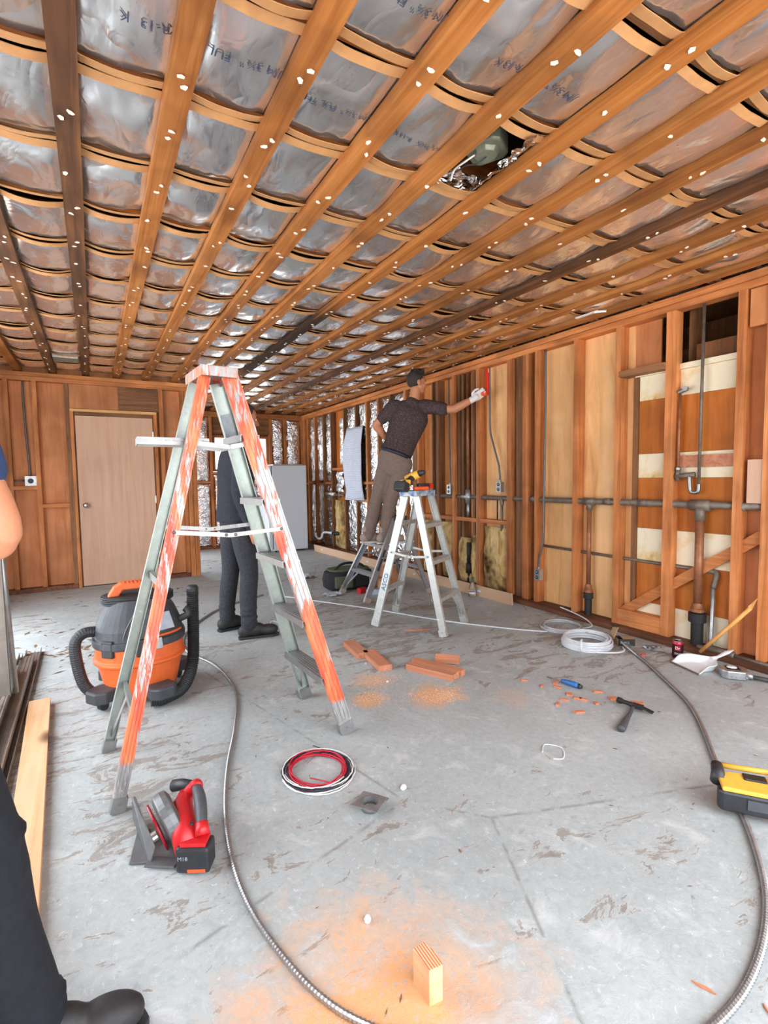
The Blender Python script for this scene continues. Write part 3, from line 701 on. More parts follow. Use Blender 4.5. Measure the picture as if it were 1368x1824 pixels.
tag(r, 'rusty pipe lying on the bottom plate behind the dustpan', 'pipe')
def outlet(y, z, cond, label, x=3.505):
    o = empty('wall_outlet', (x, y, z)); tag(o, label, 'outlet', 'conduit outlets on the right wall')
    wb(MB().box((x+.022, y, z), (.044, .058, .10)), o, 'box', 'outlet_metal', bevel=.003)
    wb(MB().box((x-.002, y, z), (.004, .066, .108)), o, 'cover_plate', 'galvanised', bevel=.001)
    for dz in (-.024, .024):
        wb(MB().lathe([(.017,0),(.017,.004)], (x-.004, y, z+dz), 14, Matrix.Rotation(-1.5708, 3, 'Y')), o, 'receptacle', 'label_dark')
        wb(MB().box((x-.009, y-.006, z+dz+.003), (.002,.0025,.009)).box((x-.009, y+.006, z+dz+.003), (.002,.0025,.009)), o, 'slot', 'white_plastic')
    wb(MB().lathe([(.010,.05),(.013,.052),(.013,.07),(.009,.074)], (x+.02, y, z), 12), o, 'connector', 'steel_grey')
    wb(MB().tube(spline(cond, 10), .0095, 10), o, 'conduit', 'grey_conduit', smooth=True)
outlet(3.287, .31, [(3.545,3.24,2.34),(3.545,3.24,1.7),(3.54,3.245,1.0),(3.535,3.25,.62),(3.53,3.283,.47),(3.525,3.287,.37)], 'conduit outlet low on the pale plywood above the white cable coils')
outlet(3.80, 1.114, [(3.545,3.975,2.33),(3.545,3.97,1.95),(3.54,3.96,1.7),(3.535,3.91,1.55),(3.53,3.83,1.35),(3.525,3.805,1.25),(3.525,3.80,1.17)], 'conduit outlet below the hand that holds the red level')
outlet(4.615, 1.08, [(3.545,4.655,2.33),(3.545,4.655,1.8),(3.54,4.64,1.5),(3.53,4.62,1.25),(3.525,4.615,1.14)], 'conduit outlet partly behind the standing blue topped stepladder')
# outlet on the door wall
o = empty('wall_outlet', (-.60, 6.80, 1.245)); tag(o, 'square metal outlet box with conduit on the wall left of the door', 'outlet')
wb(MB().box((-.60, 6.82, 1.245), (.10, .05, .10)), o, 'box', 'outlet_metal', bevel=.003); wb(MB().box((-.60, 6.793, 1.245), (.108,.005,.108)), o, 'cover_plate', 'galvanised', bevel=.001)
wb(MB().lathe([(.028,0),(.028,.004)], (-.60, 6.790, 1.245), 16, Matrix.Rotation(1.5708,3,'X')), o, 'receptacle', 'label_dark')
wb(MB().tube(spline([(-.625,6.83,2.34),(-.625,6.82,2.0),(-.61,6.82,1.5),(-.605,6.82,1.30)], 8), .010, 10), o, 'conduit', 'grey_conduit', smooth=True)
wb(MB().tube([(-.655,6.82,1.25),(-.80,6.82,1.25)], .010, 10), o, 'conduit', 'grey_conduit', smooth=True)
r = empty('wall_outlet', (.86, 6.80, 1.0)); tag(r, 'small blue junction box right of the door behind the ladder', 'outlet')
wb(MB().box((.86,6.815,1.02), (.055,.05,.09)), r, 'box', 'blue_plastic', bevel=.003); wb(MB().tube([(.86,6.82,.98),(.86,6.82,.95)], .008, 8), r, 'connector', 'galvanised')
# sink trap sticking out of the far wall
r = empty('sink_trap', (3.48, 8.0, .30)); tag(r, 'white P-trap with black coupling sticking out of the far foil bay', 'pipe')
wb(MB().tube([(3.57,7.62,.30),(3.50,7.70,.305),(3.47,7.80,.30)], [.034,.034,.026], 12), r, 'coupling', 'iron_black', smooth=True)
wb(MB().tube(spline([(3.47,7.80,.30),(3.45,8.0,.30),(3.43,8.12,.28),(3.42,8.16,.20),(3.40,8.24,.17),(3.38,8.32,.21),(3.38,8.33,.27)], 6), .019, 12), r, 'trap', 'white_plastic', smooth=True)
r = empty('pipe_valve', (3.5, 7.6, .95)); tag(r, 'foil wrapped supply pipe with grey valve left of the hanging plan sheet', 'pipe')
wb(MB().tube([(3.50,8.05,.97),(3.50,7.75,.955)], [.045,.03], 10), r, 'foil_wrap', 'torn_foil', smooth=True); wb(MB().tube([(3.50,7.78,.955),(3.50,7.38,.95)], .018, 10).tube([(3.5,7.55,.90),(3.5,7.55,1.0)], .024, 10), r, 'valve', 'pipe_grey', smooth=True)
# plan sheet hanging on the studs
def plan_mat():
    t = NT('plan_sheet'); 
    br = t.n('ShaderNodeTexBrick'); br.inputs['Scale'].default_value = 9; br.inputs['Mortar Size'].default_value = .012
    br.inputs['Color1'].default_value = S(206,210,224); br.inputs['Color2'].default_value = S(214,218,230); br.inputs['Mortar'].default_value = S(150,156,178)
    mp = t.n('ShaderNodeMapping'); c = t.n('ShaderNodeTexCoord'); mp.inputs['Rotation'].default_value = (0, math.radians(-90), 0); t.l(c.outputs['Object'], mp.inputs[0])
    sp = t.n('ShaderNodeSeparateXYZ'); cb = t.n('ShaderNodeCombineXYZ'); t.l(c.outputs['Object'], sp.inputs[0]); t.l(sp.outputs[1], cb.inputs[0]); t.l(sp.outputs[2], cb.inputs[1]); t.l(cb.outputs[0], br.inputs['Vector'])
    n = t.noise(t.coord((1, 30, 90)), 1, 3, .7); k = t.ramp(n, [(.58, 0.0), (.62, .35)]); col = t.mix(k, br.outputs['Color'], S(120,126,150))
    M['plan_sheet'] = t.set(col, .8)
plan_mat()
def sheet(u, v):
    y = 6.72+u*.56+.03*(1-v)*(u-.5); bow = .05*math.sin(u*3.2+v*1.5)+.03*math.sin(v*5+u*2)*(1-v)
    return (3.517-(abs(bow)+.02*u)*min(1, (1-v)*4), y, .885+v*1.12)
r = single(MB().grid(sheet, 14, 20), 'plan_sheet', 'plan_sheet', (3.45, 7.0, .885), True); tag(r, 'long printed paper plan sheet hanging on the foil wall', 'paper')
so = r.modifiers.new('thickness', 'SOLIDIFY'); so.thickness = .0015
# refrigerator at the far end
r = empty('refrigerator', (2.83, 8.45, 0)); tag(r, 'pale white refrigerator standing side on in the far corner', 'refrigerator')
wb(MB().bb(2.56, 3.16, 8.15, 8.78, .03, 1.455), r, 'cabinet', 'white_enamel', bevel=.008); wb(MB().bb(2.485, 2.548, 8.155, 8.775, .06, 1.0), r, 'door', 'white_enamel', bevel=.01)
wb(MB().bb(2.485, 2.548, 8.155, 8.775, 1.01, 1.45), r, 'freezer_door', 'white_enamel', bevel=.01); wb(MB().bb(2.545, 2.562, 8.16, 8.77, .06, 1.45), r, 'door_gasket', 'charcoal_plastic')
for x in (2.6, 3.1):
    for y in (8.2, 8.72): wb(MB().lathe([(.02,0),(.02,.035)], (x, y, 0), 10), r, 'foot', 'black_rubber')
wb(MB().bb(2.60, 3.12, 8.2, 8.72, 1.456, 1.475), r, 'top_panel', 'galvanised', bevel=.004)
# long beige board leaning on the right wall foot
b = MB(); p0, p1 = V((3.375, 3.47, 0)), V((3.20, 7.95, 0)); b.bar(p0+V((0,0,.058)), p1+V((0,0,.058)), .115, .016, (1,0,.12))
r = empty('skirting_board', (3.29, 5.7, 0)); tag(r, 'long beige board on edge along the foot of the right wall', 'board'); wb(b, r, 'board', 'kraft_board', bevel=.002)
for t_ in (.10, .35, .60, .93):
    c = p0.lerp(p1, t_); d = (p1-p0).normalized(); wb(MB().bar(c-d*.03+V((-.0125,0,.06)), c+d*.03+V((-.0125,0,.06)), .02, .004, (1,0,.12)), r, 'sticker', 'paper')

# ---------------------------------------------------------------- ceiling fittings
r = empty('ceiling_fixture', (1.41, 1.60, 2.50)); tag(r, 'grey green junction box with loose wires in the torn ceiling foil', 'light fixture')
wb(MB().prism([(-.075,-.05),(-.05,-.075),(.05,-.075),(.075,-.05),(.075,.05),(.05,.075),(-.05,.075),(-.075,.05)], .07, (1.41, 1.60, 2.535), rz3(.5)), r, 'housing', 'fixture_green', bevel=.008)
wb(MB().lathe([(.045,2.485),(.055,2.50),(.06,2.502)], (1.41, 1.60, 0), 8), r, 'cover', 'fixture_green', bevel=.004)
wb(MB().tube(spline([(1.41,1.60,2.485),(1.38,1.62,2.46),(1.36,1.66,2.47),(1.34,1.70,2.46),(1.36,1.73,2.48)], 6), .003, 6), r, 'wire', 'wire_black', smooth=True)
wb(MB().tube(spline([(1.38,1.62,2.50),(1.34,1.64,2.47),(1.33,1.70,2.465),(1.35,1.75,2.455),(1.36,1.77,2.48)], 6), .004, 6), r, 'wire', 'wire_white', smooth=True)
wb(MB().bar((1.30,1.45,2.545), (1.52,1.43,2.545), .02, .012), r, 'hanger_bar', 'steel_grey')
def flap(cx, cy, wx, wy, seed, tilt):
    return lambda u, v: (cx+(u-.5)*wx+.02*nz(u*4+seed, v*4), cy+(v-.5)*wy+.02*nz(u*3, v*5+seed), 2.475+tilt*(u-.5)+.022*nz(u*5+seed, v*5+seed))
for k, a in enumerate(((1.50,1.48,.12,.18,3,.05), (1.40,1.755,.20,.10,9,.0), (1.50,1.66,.08,.22,14,.06))):
    f_ = MB().grid(flap(*a), 10, 10).build('torn_foil_flap', 'torn_foil', ceil, smooth=True)
r = empty('ceiling_vent', (-.185, 6.05, 2.40)); tag(r, 'dark grey metal vent box between the joists above the door', 'vent')
wb(MB().bb(-.295,-.07,5.93,6.19,2.452,2.51), r, 'box', 'fixture_green', bevel=.004); wb(MB().bb(-.29,-.075,5.925,5.93,2.445,2.50), r, 'flange', 'galvanised')
r = single(MB().tube(spline([(3.30,2.55,2.43),(3.31,2.50,2.425),(3.33,2.47,2.42)], 5), .008, 8).box((3.31,2.62,2.435),(.03,.2,.006)), 'paper_strip', 'white_plastic', (3.31,2.6,2.42)); tag(r, 'white scrap strip hanging under the ceiling beside the right wall', 'scrap')

# ---------------------------------------------------------------- stepladders
def stepladder(name, label, F, Rr, cap, zt, cl, cd, zs, mats, fw=.066, rw=.045, rear_z=(), spread=None, rear_steps=False):
    """F, Rr: near and far foot of the climbing side and of the rear side"""
    F = [V((*p, 0)) for p in F]; Rr = [V((*p, 0)) for p in Rr]; cap = V((*cap, 0))
    ctr = (F[0]+F[1]+Rr[0]+Rr[1])/4; root = empty(name, ctr); tag(root, label, 'ladder', 'stepladders')
    a = ((Rr[0]+Rr[1])-(F[0]+F[1])).normalized(); w = V((-a.y, a.x, 0))
    if w.dot(F[1]-F[0]) < 0: w = -w
    Z = V((0,0,1)); top = []
    for k, sg in ((0, -1), (1, 1)):
        inn = -sg*w
        tf = cap-a*(cd/2-.01)+w*sg*(cl/2-.018)+Z*(zt-.03); tr = cap+a*(cd/2-.012)+w*sg*(cl/2-.03)+Z*(zt-.04)
        top.append((tf, tr))
        wb(MB().channel(F[k]+Z*.012, tf, fw, .003, inn, .024), root, 'front_rail', mats['near' if k == 0 else 'far'])
        if k == 0 and mats['near'] == 'ladder_paint':
            for p_, q_, ww in ((F[k], tf, fw), (Rr[k], tr, rw)):
                dq = (q_-p_).normalized(); xr = inn.cross(dq).normalized()
                for o_ in (-.42, -.14, .14, .42): wb(MB().bar(p_+Z*.02+dq*.05+xr*o_*ww-inn*.0025, q_+xr*o_*ww-inn*.0025, .006, .003, inn), root, 'rail_rib', mats['near'] if ww == fw else mats.get('rear', mats['near']))
        wb(MB().channel(Rr[k]+Z*.012, tr, rw, .003, inn, .020), root, 'rear_rail', mats.get('rear', mats['near']) if k == 0 else mats['far'])
        for p, q, ww in ((F[k], tf, fw), (Rr[k], tr, rw)):
            d = (q-p).normalized()
            wb(MB().bar(p+Z*.0+inn*.006, p+d*.055+inn*.006, ww+.006, .034, inn), root, 'foot', mats['foot'])
            wb(MB().lathe([(.006,0),(.006,.004),(.003,.007)], p+d*.035-inn*.006, 8, Matrix.Rotation(0,3,'Z') @ (-inn).to_track_quat('Z','Y').to_matrix()), root, 'rivet', 'steel_grey')
    at = lambda p, q, z: p.lerp(q, (z-p.z)/(q.z-p.z))
    for z in zs:
        n_, f_ = at(F[0], top[0][0], z), at(F[1], top[1][0], z)
        d = (f_-n_).normalized(); dep = fw+.014; mb = MB()
        mb.bar(n_, f_, dep, .003, Z)
        for s_ in (-1, 1): mb.bar(n_+a*s_*dep/2-Z*.014, f_+a*s_*dep/2-Z*.014, .003, .030, Z)
        for q in range(5): o_ = a*((q-2)*dep/6); mb.bar(n_+o_+Z*.0025, f_+o_+Z*.0025, .004, .003, Z)
        wb(mb, root, 'step', mats['step'])
    # angle braces under the lowest step
    lo = zs[0]
    for k in (0, 1):
        p = at(F[k], top[k][0], .07); q = at(F[0], top[0][0], lo).lerp(at(F[1], top[1][0], lo), .26 if k == 0 else .74)
        wb(MB().bar(p, q-Z*.02, .02, .003, a), root, 'brace', mats['strut'])
    for z in rear_z:
        n_, f_ = at(Rr[0], top[0][1], z), at(Rr[1], top[1][1], z)
        if rear_steps:
            mb = MB().bar(n_, f_, .05, .003, Z)
            for s_ in (-1, 1): mb.bar(n_+a*s_*.025-Z*.012, f_+a*s_*.025-Z*.012, .003, .026, Z)
            wb(mb, root, 'rear_step', mats['step'])
        else: wb(MB().channel(n_, f_, .034, .003, -a, .016), root, 'rear_bar', mats['step'])
    if len(rear_z):
        for k in (0, 1):
            p = at(Rr[k], top[k][1], .07); q = at(Rr[0], top[0][1], rear_z[0]).lerp(at(Rr[1], top[1][1], rear_z[0]), .3 if k == 0 else .7)
            wb(MB().bar(p, q-Z*.01, .018, .003, a), root, 'brace', mats['strut'])
    if spread:
        for k, sg in ((0, -1), (1, 1)):
            p, q = at(F[k], top[k][0], spread)+w*sg*.006, at(Rr[k], top[k][1], spread+.015)+w*sg*.006; m_ = p.lerp(q, .5)-Z*.02
            wb(MB().bar(p, m_, .004, .018, Z).bar(m_, q, .004, .018, Z), root, 'spreader', mats['strut'])
            for x in (p, q, m_+(p-m_).normalized()*.02, m_+(q-m_).normalized()*.02): wb(MB().ell(x+w*sg*.003, (.007,.007,.007), n=8, m=6), root, 'rivet', 'steel_grey')
    capR = Matrix((a, w, Z)).transposed()
    wb(MB().box(cap+Z*(zt-.006), (cd+.03, cl+.02, .012), capR).box(cap+Z*(zt-.026)-a*(cd/2+.012), (.005, cl+.02, .036), capR).box(cap+Z*(zt-.026)+a*(cd/2+.012), (.005, cl+.02, .036), capR)
       .box(cap+Z*(zt-.026)-w*(cl/2+.008), (cd+.03, .004, .036), capR).box(cap+Z*(zt-.026)+w*(cl/2+.008), (cd+.03, .004, .036), capR), root, 'top_cap', mats['cap'], bevel=.002)
    return root, top, a, w, at
L1, t1, a1, w1, at1 = stepladder('stepladder', 'tall aluminium stepladder with orange paint streaked rails in the foreground', [(1.005,2.13),(.975,2.625)], [(.02,2.045),(.0,2.56)], (.472,2.34), 1.70, .25, .125,
    (.285,.567,.85,1.133,1.416), dict(near='ladder_paint', far='ladder_bare', step='ladder_dull', strut='ladder_strut', cap='ladder_cap', rear='ladder_paint_worn', foot='ladder_dull'), .068, .046, (.30, .80), 1.0)
# fold-out pail shelf of the tall ladder
sh = MB()
zsf = 1.385; sh.bar((.16,2.25,zsf), (.44,2.27,zsf), .030, .004, (0,1,0)).bar((.17,2.40,zsf), (.44,2.42,zsf), .030, .004, (0,1,0)).bar((.16,2.245,zsf), (.165,2.405,zsf), .03, .004, (1,0,0))
for q in range(9): x = .185+q*.03; sh.bar((x,2.25,zsf+.004), (x,2.41,zsf+.004), .020, .003, (0,0,1))
wb(sh, L1, 'pail_shelf', 'ladder_strut')
for y in (2.235, 2.43): wb(MB().bar((.36,y,zsf-.005), (.52,y,zsf-.022), .003, .020).bar((.52,y,zsf-.022), (.60,y,zsf-.004), .003, .020), L1, 'shelf_arm', 'ladder_strut')
# specification label and rear horizontal stays of the tall ladder
p = at1(V((.975,2.625,0)), t1[1][0], 1.43); q = at1(V((.975,2.625,0)), t1[1][0], 1.53)
wb(MB().bar(p-V((0,.004,0)), q-V((0,.004,0)), .045, .001, (0,-1,0)), L1, 'label_plate', 'label_grey')
L2, t2, a2, w2, at2 = stepladder('stepladder', 'short paint splattered aluminium stepladder with blue smeared top', [(2.263,3.057),(2.656,3.286)], [(1.965,3.60),(2.355,3.905)], (2.305,3.455), 1.115, .30, .13,
    (.285,.567,.85), dict(near='ladder_white', far='ladder_white', step='ladder_white', strut='ladder_white', cap='ladder_blue_top', foot='ladder_white'), .056, .064, (.30,.58,.86), .60, True)
L3, t3, a3, w3, at3 = stepladder('stepladder', 'low grey aluminium stepladder that the man in brown stands on', [(2.257,4.298),(2.235,4.834)], [(3.03,4.33),(3.0,4.83)], (2.70,4.57), .83, .40, .12,
    (.265,.54), dict(near='ladder_grey', far='ladder_grey', step='ladder_grey', strut='ladder_grey', cap='label_dark', foot='shoe_tan'), .056, .044, (.28,.55), .42)
p = at3(V((2.257,4.298,0)), t3[0][0], .30); q = at3(V((2.257,4.298,0)), t3[0][0], .50)
wb(MB().bar(p-V((.0,.006,0)), q-V((.0,.006,0)), .024, .001, (0,-1,0)), L3, 'warning_label', 'label_dark')
# lettering inked on the white ladder rail
vs_, fs = text_mesh('ASCO', .055); ra, rb = at2(V((1.965,3.60,0)), t2[0][1], .30), at2(V((1.965,3.60,0)), t2[0][1], .62); d = (rb-ra).normalized()
nv_ = -w2; xx = d.cross(nv_).normalized()
wb(MB().add([ra+d*x+(-xx if False else xx)*(-y+.018)+nv_*.006 for x, y, z in vs_], fs), L2, 'inked_lettering', 'ink_blue')

# ---------------------------------------------------------------- tools on the short ladder
r = empty('cordless_drill', (2.19, 3.40, 1.115)); tag(r, 'yellow and black cordless drill lying on the blue ladder top', 'drill')
D0 = V((2.20,3.42,1.115)); dv = V((.80,.30,0)).normalized(); wv = V((-.3,.8,0)).normalized(); R_ = Matrix((dv, wv, V((0,0,1)))).transposed()
wb(MB().box(D0+dv*-.10+V((0,0,.035)), (.075,.11,.075), R_ @ Matrix.Rotation(.35,3,'Y')), r, 'battery', 'black_plastic', bevel=.012)
wb(MB().box(D0+dv*-.056+V((0,0,.055)), (.03,.10,.07), R_ @ Matrix.Rotation(.35,3,'Y')), r, 'battery_mount', 'tool_yellow', bevel=.01)
wb(MB().tube([D0+dv*-.06+V((0,0,.06)), D0+dv*.0+V((0,0,.085)), D0+dv*.05+V((0,0,.105))], [.026,.022,.028], 12), r, 'handle', 'black_plastic', smooth=True)
wb(MB().tube([D0+dv*.045+wv*.06+V((0,0,.09)), D0+dv*.06+V((0,0,.115)), D0+dv*.07-wv*.05+V((0,0,.135))], [.034,.037,.032], 16), r, 'motor_housing', 'tool_yellow', smooth=True)
wb(MB().tube([D0+dv*.07-wv*.05+V((0,0,.135)), D0+dv*.074-wv*.10+V((0,0,.15))], [.028,.016], 14), r, 'chuck', 'black_plastic', smooth=True)
r = empty('utility_knife', (2.30, 3.36, 1.115)); tag(r, 'small orange and black hand tool beside the drill on the ladder top', 'tool')
wb(MB().bar((2.215,3.375,1.132), (2.365,3.395,1.132), .034, .03), r, 'body', 'tool_orange', bevel=.008); wb(MB().bar((2.27,3.40,1.15), (2.40,3.42,1.15), .035, .045), r, 'grip', 'black_plastic', bevel=.008)
wb(MB().tube([(2.385,3.41,1.152),(2.415,3.413,1.152)], .022, 10), r, 'end_cap', 'level_red')

# ---------------------------------------------------------------- shop vacuum
VC = V((.19, 3.17, 0)); r = empty('shop_vacuum', VC); tag(r, 'orange and black wet dry shop vacuum with ribbed hose behind the ladder', 'vacuum cleaner')
wb(MB().lathe([(.175,.055),(.185,.06),(.215,.20),(.222,.225),(.238,.232),(.240,.246),(.226,.256),(.230,.33),(.228,.345)], VC, 40, pw=.86), r, 'tank', 'vac_orange', smooth=False, bevel=.003)
wb(MB().lathe([(.234,.325),(.240,.33),(.240,.365),(.226,.372),(.222,.42),(.19,.50),(.165,.545),(.15,.575),(.13,.585)], VC, 40, pw=.82), r, 'lid', 'vac_dark', bevel=.004)
wb(MB().lathe([(.175,.555),(.182,.56),(.182,.585),(.17,.59)], VC, 36, sx=1, sy=.8), r, 'cord_wrap', 'black_rubber')
for k in range(4): wb(MB().tube(spline([VC+V((.184*math.cos(t_*math.pi/6), .148*math.sin(t_*math.pi/6), .552+.010*k)) for t_ in range(12)], 3, True), .005, 6, cap=False), r, 'power_cord', 'black_rubber', smooth=True)
hb = MB().prism([(-.155,.0),(-.12,.055),(-.085,.075),(.085,.075),(.12,.055),(.155,.0),(.10,.0),(.075,.035),(-.075,.035),(-.10,.0)], .07, VC+V((0,-.02,.585)), Matrix.Rotation(1.5708,3,'X'))
h_ = wb(hb, r, 'carry_handle', 'vac_orange', bevel=.008)
for k in range(8): wb(MB().box(VC+V((-.07+k*.02,-.02,.661)), (.009,.074,.008)), r, 'grip_rib', 'vac_orange', h_)
wb(MB().prism([(-.055,-.05),(.055,-.05),(.05,.045),(-.05,.045)], .006, VC+V((.105,-.19,.455)), Matrix.Rotation(.42,3,'Z') @ Matrix.Rotation(1.12,3,'X')), r, 'warning_label', 'label_grey')
wb(MB().prism([(-.03,-.03),(.03,-.03),(.024,.03),(-.024,.03)], .012, VC+V((.07,-.232,.345)), Matrix.Rotation(.2,3,'Z') @ Matrix.Rotation(1.57,3,'X')), r, 'badge', 'galvanised', bevel=.003)
wb(MB().tube(spline([VC+V((.02+.22*math.sin(a_), -.235*math.cos(a_), .385)) for a_ in (.25,.5,.75,1.0)], 5), .007, 6), r, 'orange_trim', 'vac_orange', smooth=True)
for a_ in (-.75, .0, 2.4, 3.9): wb(MB().box(VC+V((math.sin(a_)*.238, -math.cos(a_)*.238, .335)), (.07,.03,.09), rz3(a_)), r, 'latch', 'black_plastic', bevel=.006)
for k, (dx, dy) in enumerate(((-.20,-.13),(.08,-.235),(.21,.15),(-.14,.2))):
    c = VC+V((dx, dy, 0)); an = math.atan2(dx, -dy)
    cf = wb(MB().prism([(-.065,-.05),(.065,-.05),(.075,.03),(.04,.07),(-.04,.07),(-.075,.03)], .065, c+V((0,0,.085)), rz3(an+math.pi)), r, 'caster_foot', 'vac_dark', bevel=.01)
    wb(MB().tube([c+V((.014*math.cos(an), .014*math.sin(an), .026)), c-V((.014*math.cos(an), .014*math.sin(an), -.026))], .026, 16), r, 'wheel', 'black_rubber', cf)
def ribbed(pts, rr, step=.012, amp=.07, n=14):
    ps = resample(spline(pts, 16), step/2); return MB().tube(ps, [rr*(1+amp*(1 if i % 2 else -1)) for i in range(len(ps))], n)
wb(ribbed([VC+V((.292,-.02,.585)), VC+V((.290,-.02,.45)), VC+V((.285,-.03,.28)), VC+V((.265,-.08,.14)), VC+V((.20,-.17,.055)), VC+V((.10,-.24,.042)), VC+V((.02,-.25,.045))], .033), r, 'hose', 'black_rubber', smooth=False)
wb(MB().tube([VC+V((.292,-.02,.54)), VC+V((.292,-.02,.585)), VC+V((.292,-.02,.60))], [.034,.034,.024], 16), r, 'hose_cuff', 'black_plastic', smooth=True)
wb(ribbed([VC+V((-.20,-.02,.40)), VC+V((-.27,-.03,.405)), VC+V((-.315,-.04,.36)), VC+V((-.31,-.04,.24)), VC+V((-.285,-.05,.13)), VC+V((-.24,-.06,.07))], .029, amp=.02), r, 'hose', 'black_plastic', smooth=False)
wb(MB().tube(spline([VC+V((.20,-.10,.43)), VC+V((.245,-.11,.45)), VC+V((.25,-.10,.47)), VC+V((.235,-.09,.485))], 5), .02, 12), r, 'port', 'black_plastic', smooth=True)
wb(MB().tube(spline([VC+V((-.10,-.20,.33)), VC+V((-.08,-.215,.43)), VC+V((-.02,-.18,.53)), VC+V((.0,-.14,.56))], 6), .004, 6), r, 'cord', 'grey_conduit', smooth=True)

# ---------------------------------------------------------------- circular saw
r = empty('circular_saw', (.175, 1.74, 0)); tag(r, 'red cordless circular saw lying on the concrete near the ladder foot', 'circular saw')
# base plate on edge at the left, with its upturned front
wb(MB().add([(.066,1.95,.015),(.098,1.70,.004),(.098,1.70,.010),(.066,1.95,.10),(.074,1.952,.015),(.106,1.703,.004),(.118,1.703,.055),(.078,1.952,.10)], [(0,1,2,3),(4,7,6,5),(0,4,5,1),(3,2,6,7),(0,3,7,4),(1,5,6,2)]), r, 'base_plate', 'tool_grey', bevel=.003)
wb(MB().prism([(-.05,-.022),(.048,-.030),(.052,.012),(-.045,.022)], .006, (.135,1.685,.012), rz3(-.5)), r, 'base_corner', 'tool_grey', bevel=.002)
wb(MB().prism([(-.04,-.07),(.02,-.09),(.03,.0),(.02,.08),(-.02,.1)], .006, (.088,1.80,.006), rz3(-.1)), r, 'depth_plate', 'tool_grey', bevel=.002)
GR = Matrix.Rotation(.12,3,'Z') @ Matrix.Rotation(1.25,3,'Y')
wb(MB().lathe([(.006,-.026),(.074,-.026),(.090,-.018),(.093,.004),(.090,.022),(.07,.030),(.03,.030)], (.168,1.768,.090), 36, GR), r, 'blade_guard', 'tool_grey', bevel=.003)
wb(MB().lathe([(.006,-.006),(.078,-.004),(.080,.0),(.078,.004),(.006,.006)], (.131,1.765,.078), 40, GR), r, 'lower_guard', 'tool_red_dark', bevel=.001)
wb(MB().lathe([(.006,-.012),(.018,-.012),(.018,.004)], (.124,1.74,.066), 14, GR), r, 'arbor_bolt', 'blade_steel')
wb(MB().box((.147,1.825,.135), (.030,.03,.02), GR), r, 'guard_lever', 'tool_red', bevel=.006)
wb(MB().tube([(.205,1.63,.065),(.205,1.72,.09),(.215,1.80,.105),(.235,1.85,.11)], [.040,.044,.034,.026], 16), r, 'motor_housing', 'tool_red', smooth=True)
wb(MB().tube(spline([(.235,1.845,.115),(.262,1.81,.155),(.262,1.79,.158)], 5), .021, 12), r, 'nose', 'tool_red', smooth=True)
h_ = wb(MB().tube(spline([(.262,1.80,.155),(.262,1.74,.155),(.256,1.68,.145),(.250,1.635,.125)], 6), [.016+.004*math.sin(i/18*3.1) for i in range(19)], 12), r, 'handle', 'charcoal_plastic', smooth=True)
wb(MB().tube([(.250,1.642,.128),(.248,1.615,.10)], [.019,.024], 12), r, 'handle_base', 'tool_red', smooth=True)
wb(MB().tube([(.262,1.815,.150),(.225,1.875,.135),(.20,1.90,.125)], [.016,.020,.021], 14), r, 'front_grip', 'black_plastic', smooth=True)
BR = rz3(-.5)
b_ = wb(MB().box((.226,1.618,.046), (.105,.068,.082), BR), r, 'battery', 'black_plastic', bevel=.010)
wb(MB().box((.226,1.618,.092), (.080,.056,.012), BR), r, 'battery_rail', 'tool_red', bevel=.003)
wb(MB().box(V((.226,1.618,.016))+BR @ V((.012,-.0345,0)), (.055,.002,.010), BR), r, 'battery_stripe', 'tool_orange', b_)
vs_, fs = text_mesh('M18', .018); wb(MB().add([V((.226,1.618,.05))+BR @ V((x-.045, -.0355, y)) for x, y, z in vs_], fs), r, 'battery_lettering', 'label_grey', b_)
for x, y, z in ((.222,1.652,.125), (.232,1.835,.137)): wb(MB().lathe([(.007,0),(.006,.004)], (x, y, z), 10), r, 'screw', 'black_plastic')

# ---------------------------------------------------------------- wire coil, ring plate, flexible conduit
r = empty('wire_coil', (.755, 1.905, 0)); tag(r, 'loose coil of red, black and white wires on the floor', 'wire coil')
random.seed(21)
def loop(r0, z0, turns, wob, n=22):
    pts = []; ph = random.uniform(0, 6.28)
    for k in range(int(turns*n)+1):
        a_ = 2*math.pi*k/n; rr = r0+wob*math.sin(a_*1.7+ph)+wob*.6*math.sin(a_*.53+ph*2)
        pts.append(V((.755+math.cos(a_+ph)*rr*1.02, 1.905+math.sin(a_+ph)*rr*1.08, max(.004, z0+.004*math.sin(a_*.9+ph)))))
    return pts
for mt, specs in (('wire_black', ((.138,.008,3.2,.007), (.128,.016,2.6,.007))), ('wire_white', ((.145,.005,2.3,.008), (.134,.020,1.4,.007))), ('wire_red', ((.110,.010,4.3,.007), (.116,.020,2.4,.009)))):
    for s_ in specs: wb(MB().tube(loop(*s_), .0026, 6), r, 'wire', mt, smooth=True)
wb(MB().tube([(.70,1.85,.02),(.745,1.80,.018),(.76,1.775,.02)], .0026, 6), r, 'wire_end', 'wire_red', smooth=True); wb(MB().tube([(.84,1.99,.02),(.82,2.04,.022),(.80,2.065,.025)], .0022, 6), r, 'wire_end', 'wire_black', smooth=True)
r = empty('ring_plate', (.832, 1.585, 0)); tag(r, 'square zinc mud ring plate with round opening lying on the concrete', 'metal plate')
PR = rz3(-.95); n = 32; mb = MB(); ro, so_ = .031, .046
cir = [V((math.cos(2*math.pi*i/n)*ro, math.sin(2*math.pi*i/n)*ro, 0)) for i in range(n)]; sq = [V(c) for c in ()]
for i in range(n):
    a_ = 2*math.pi*i/n; m_ = max(abs(math.cos(a_)), abs(math.sin(a_))); sq.append(V((math.cos(a_)/m_*so_*1.08, math.sin(a_)/m_*so_, 0)))
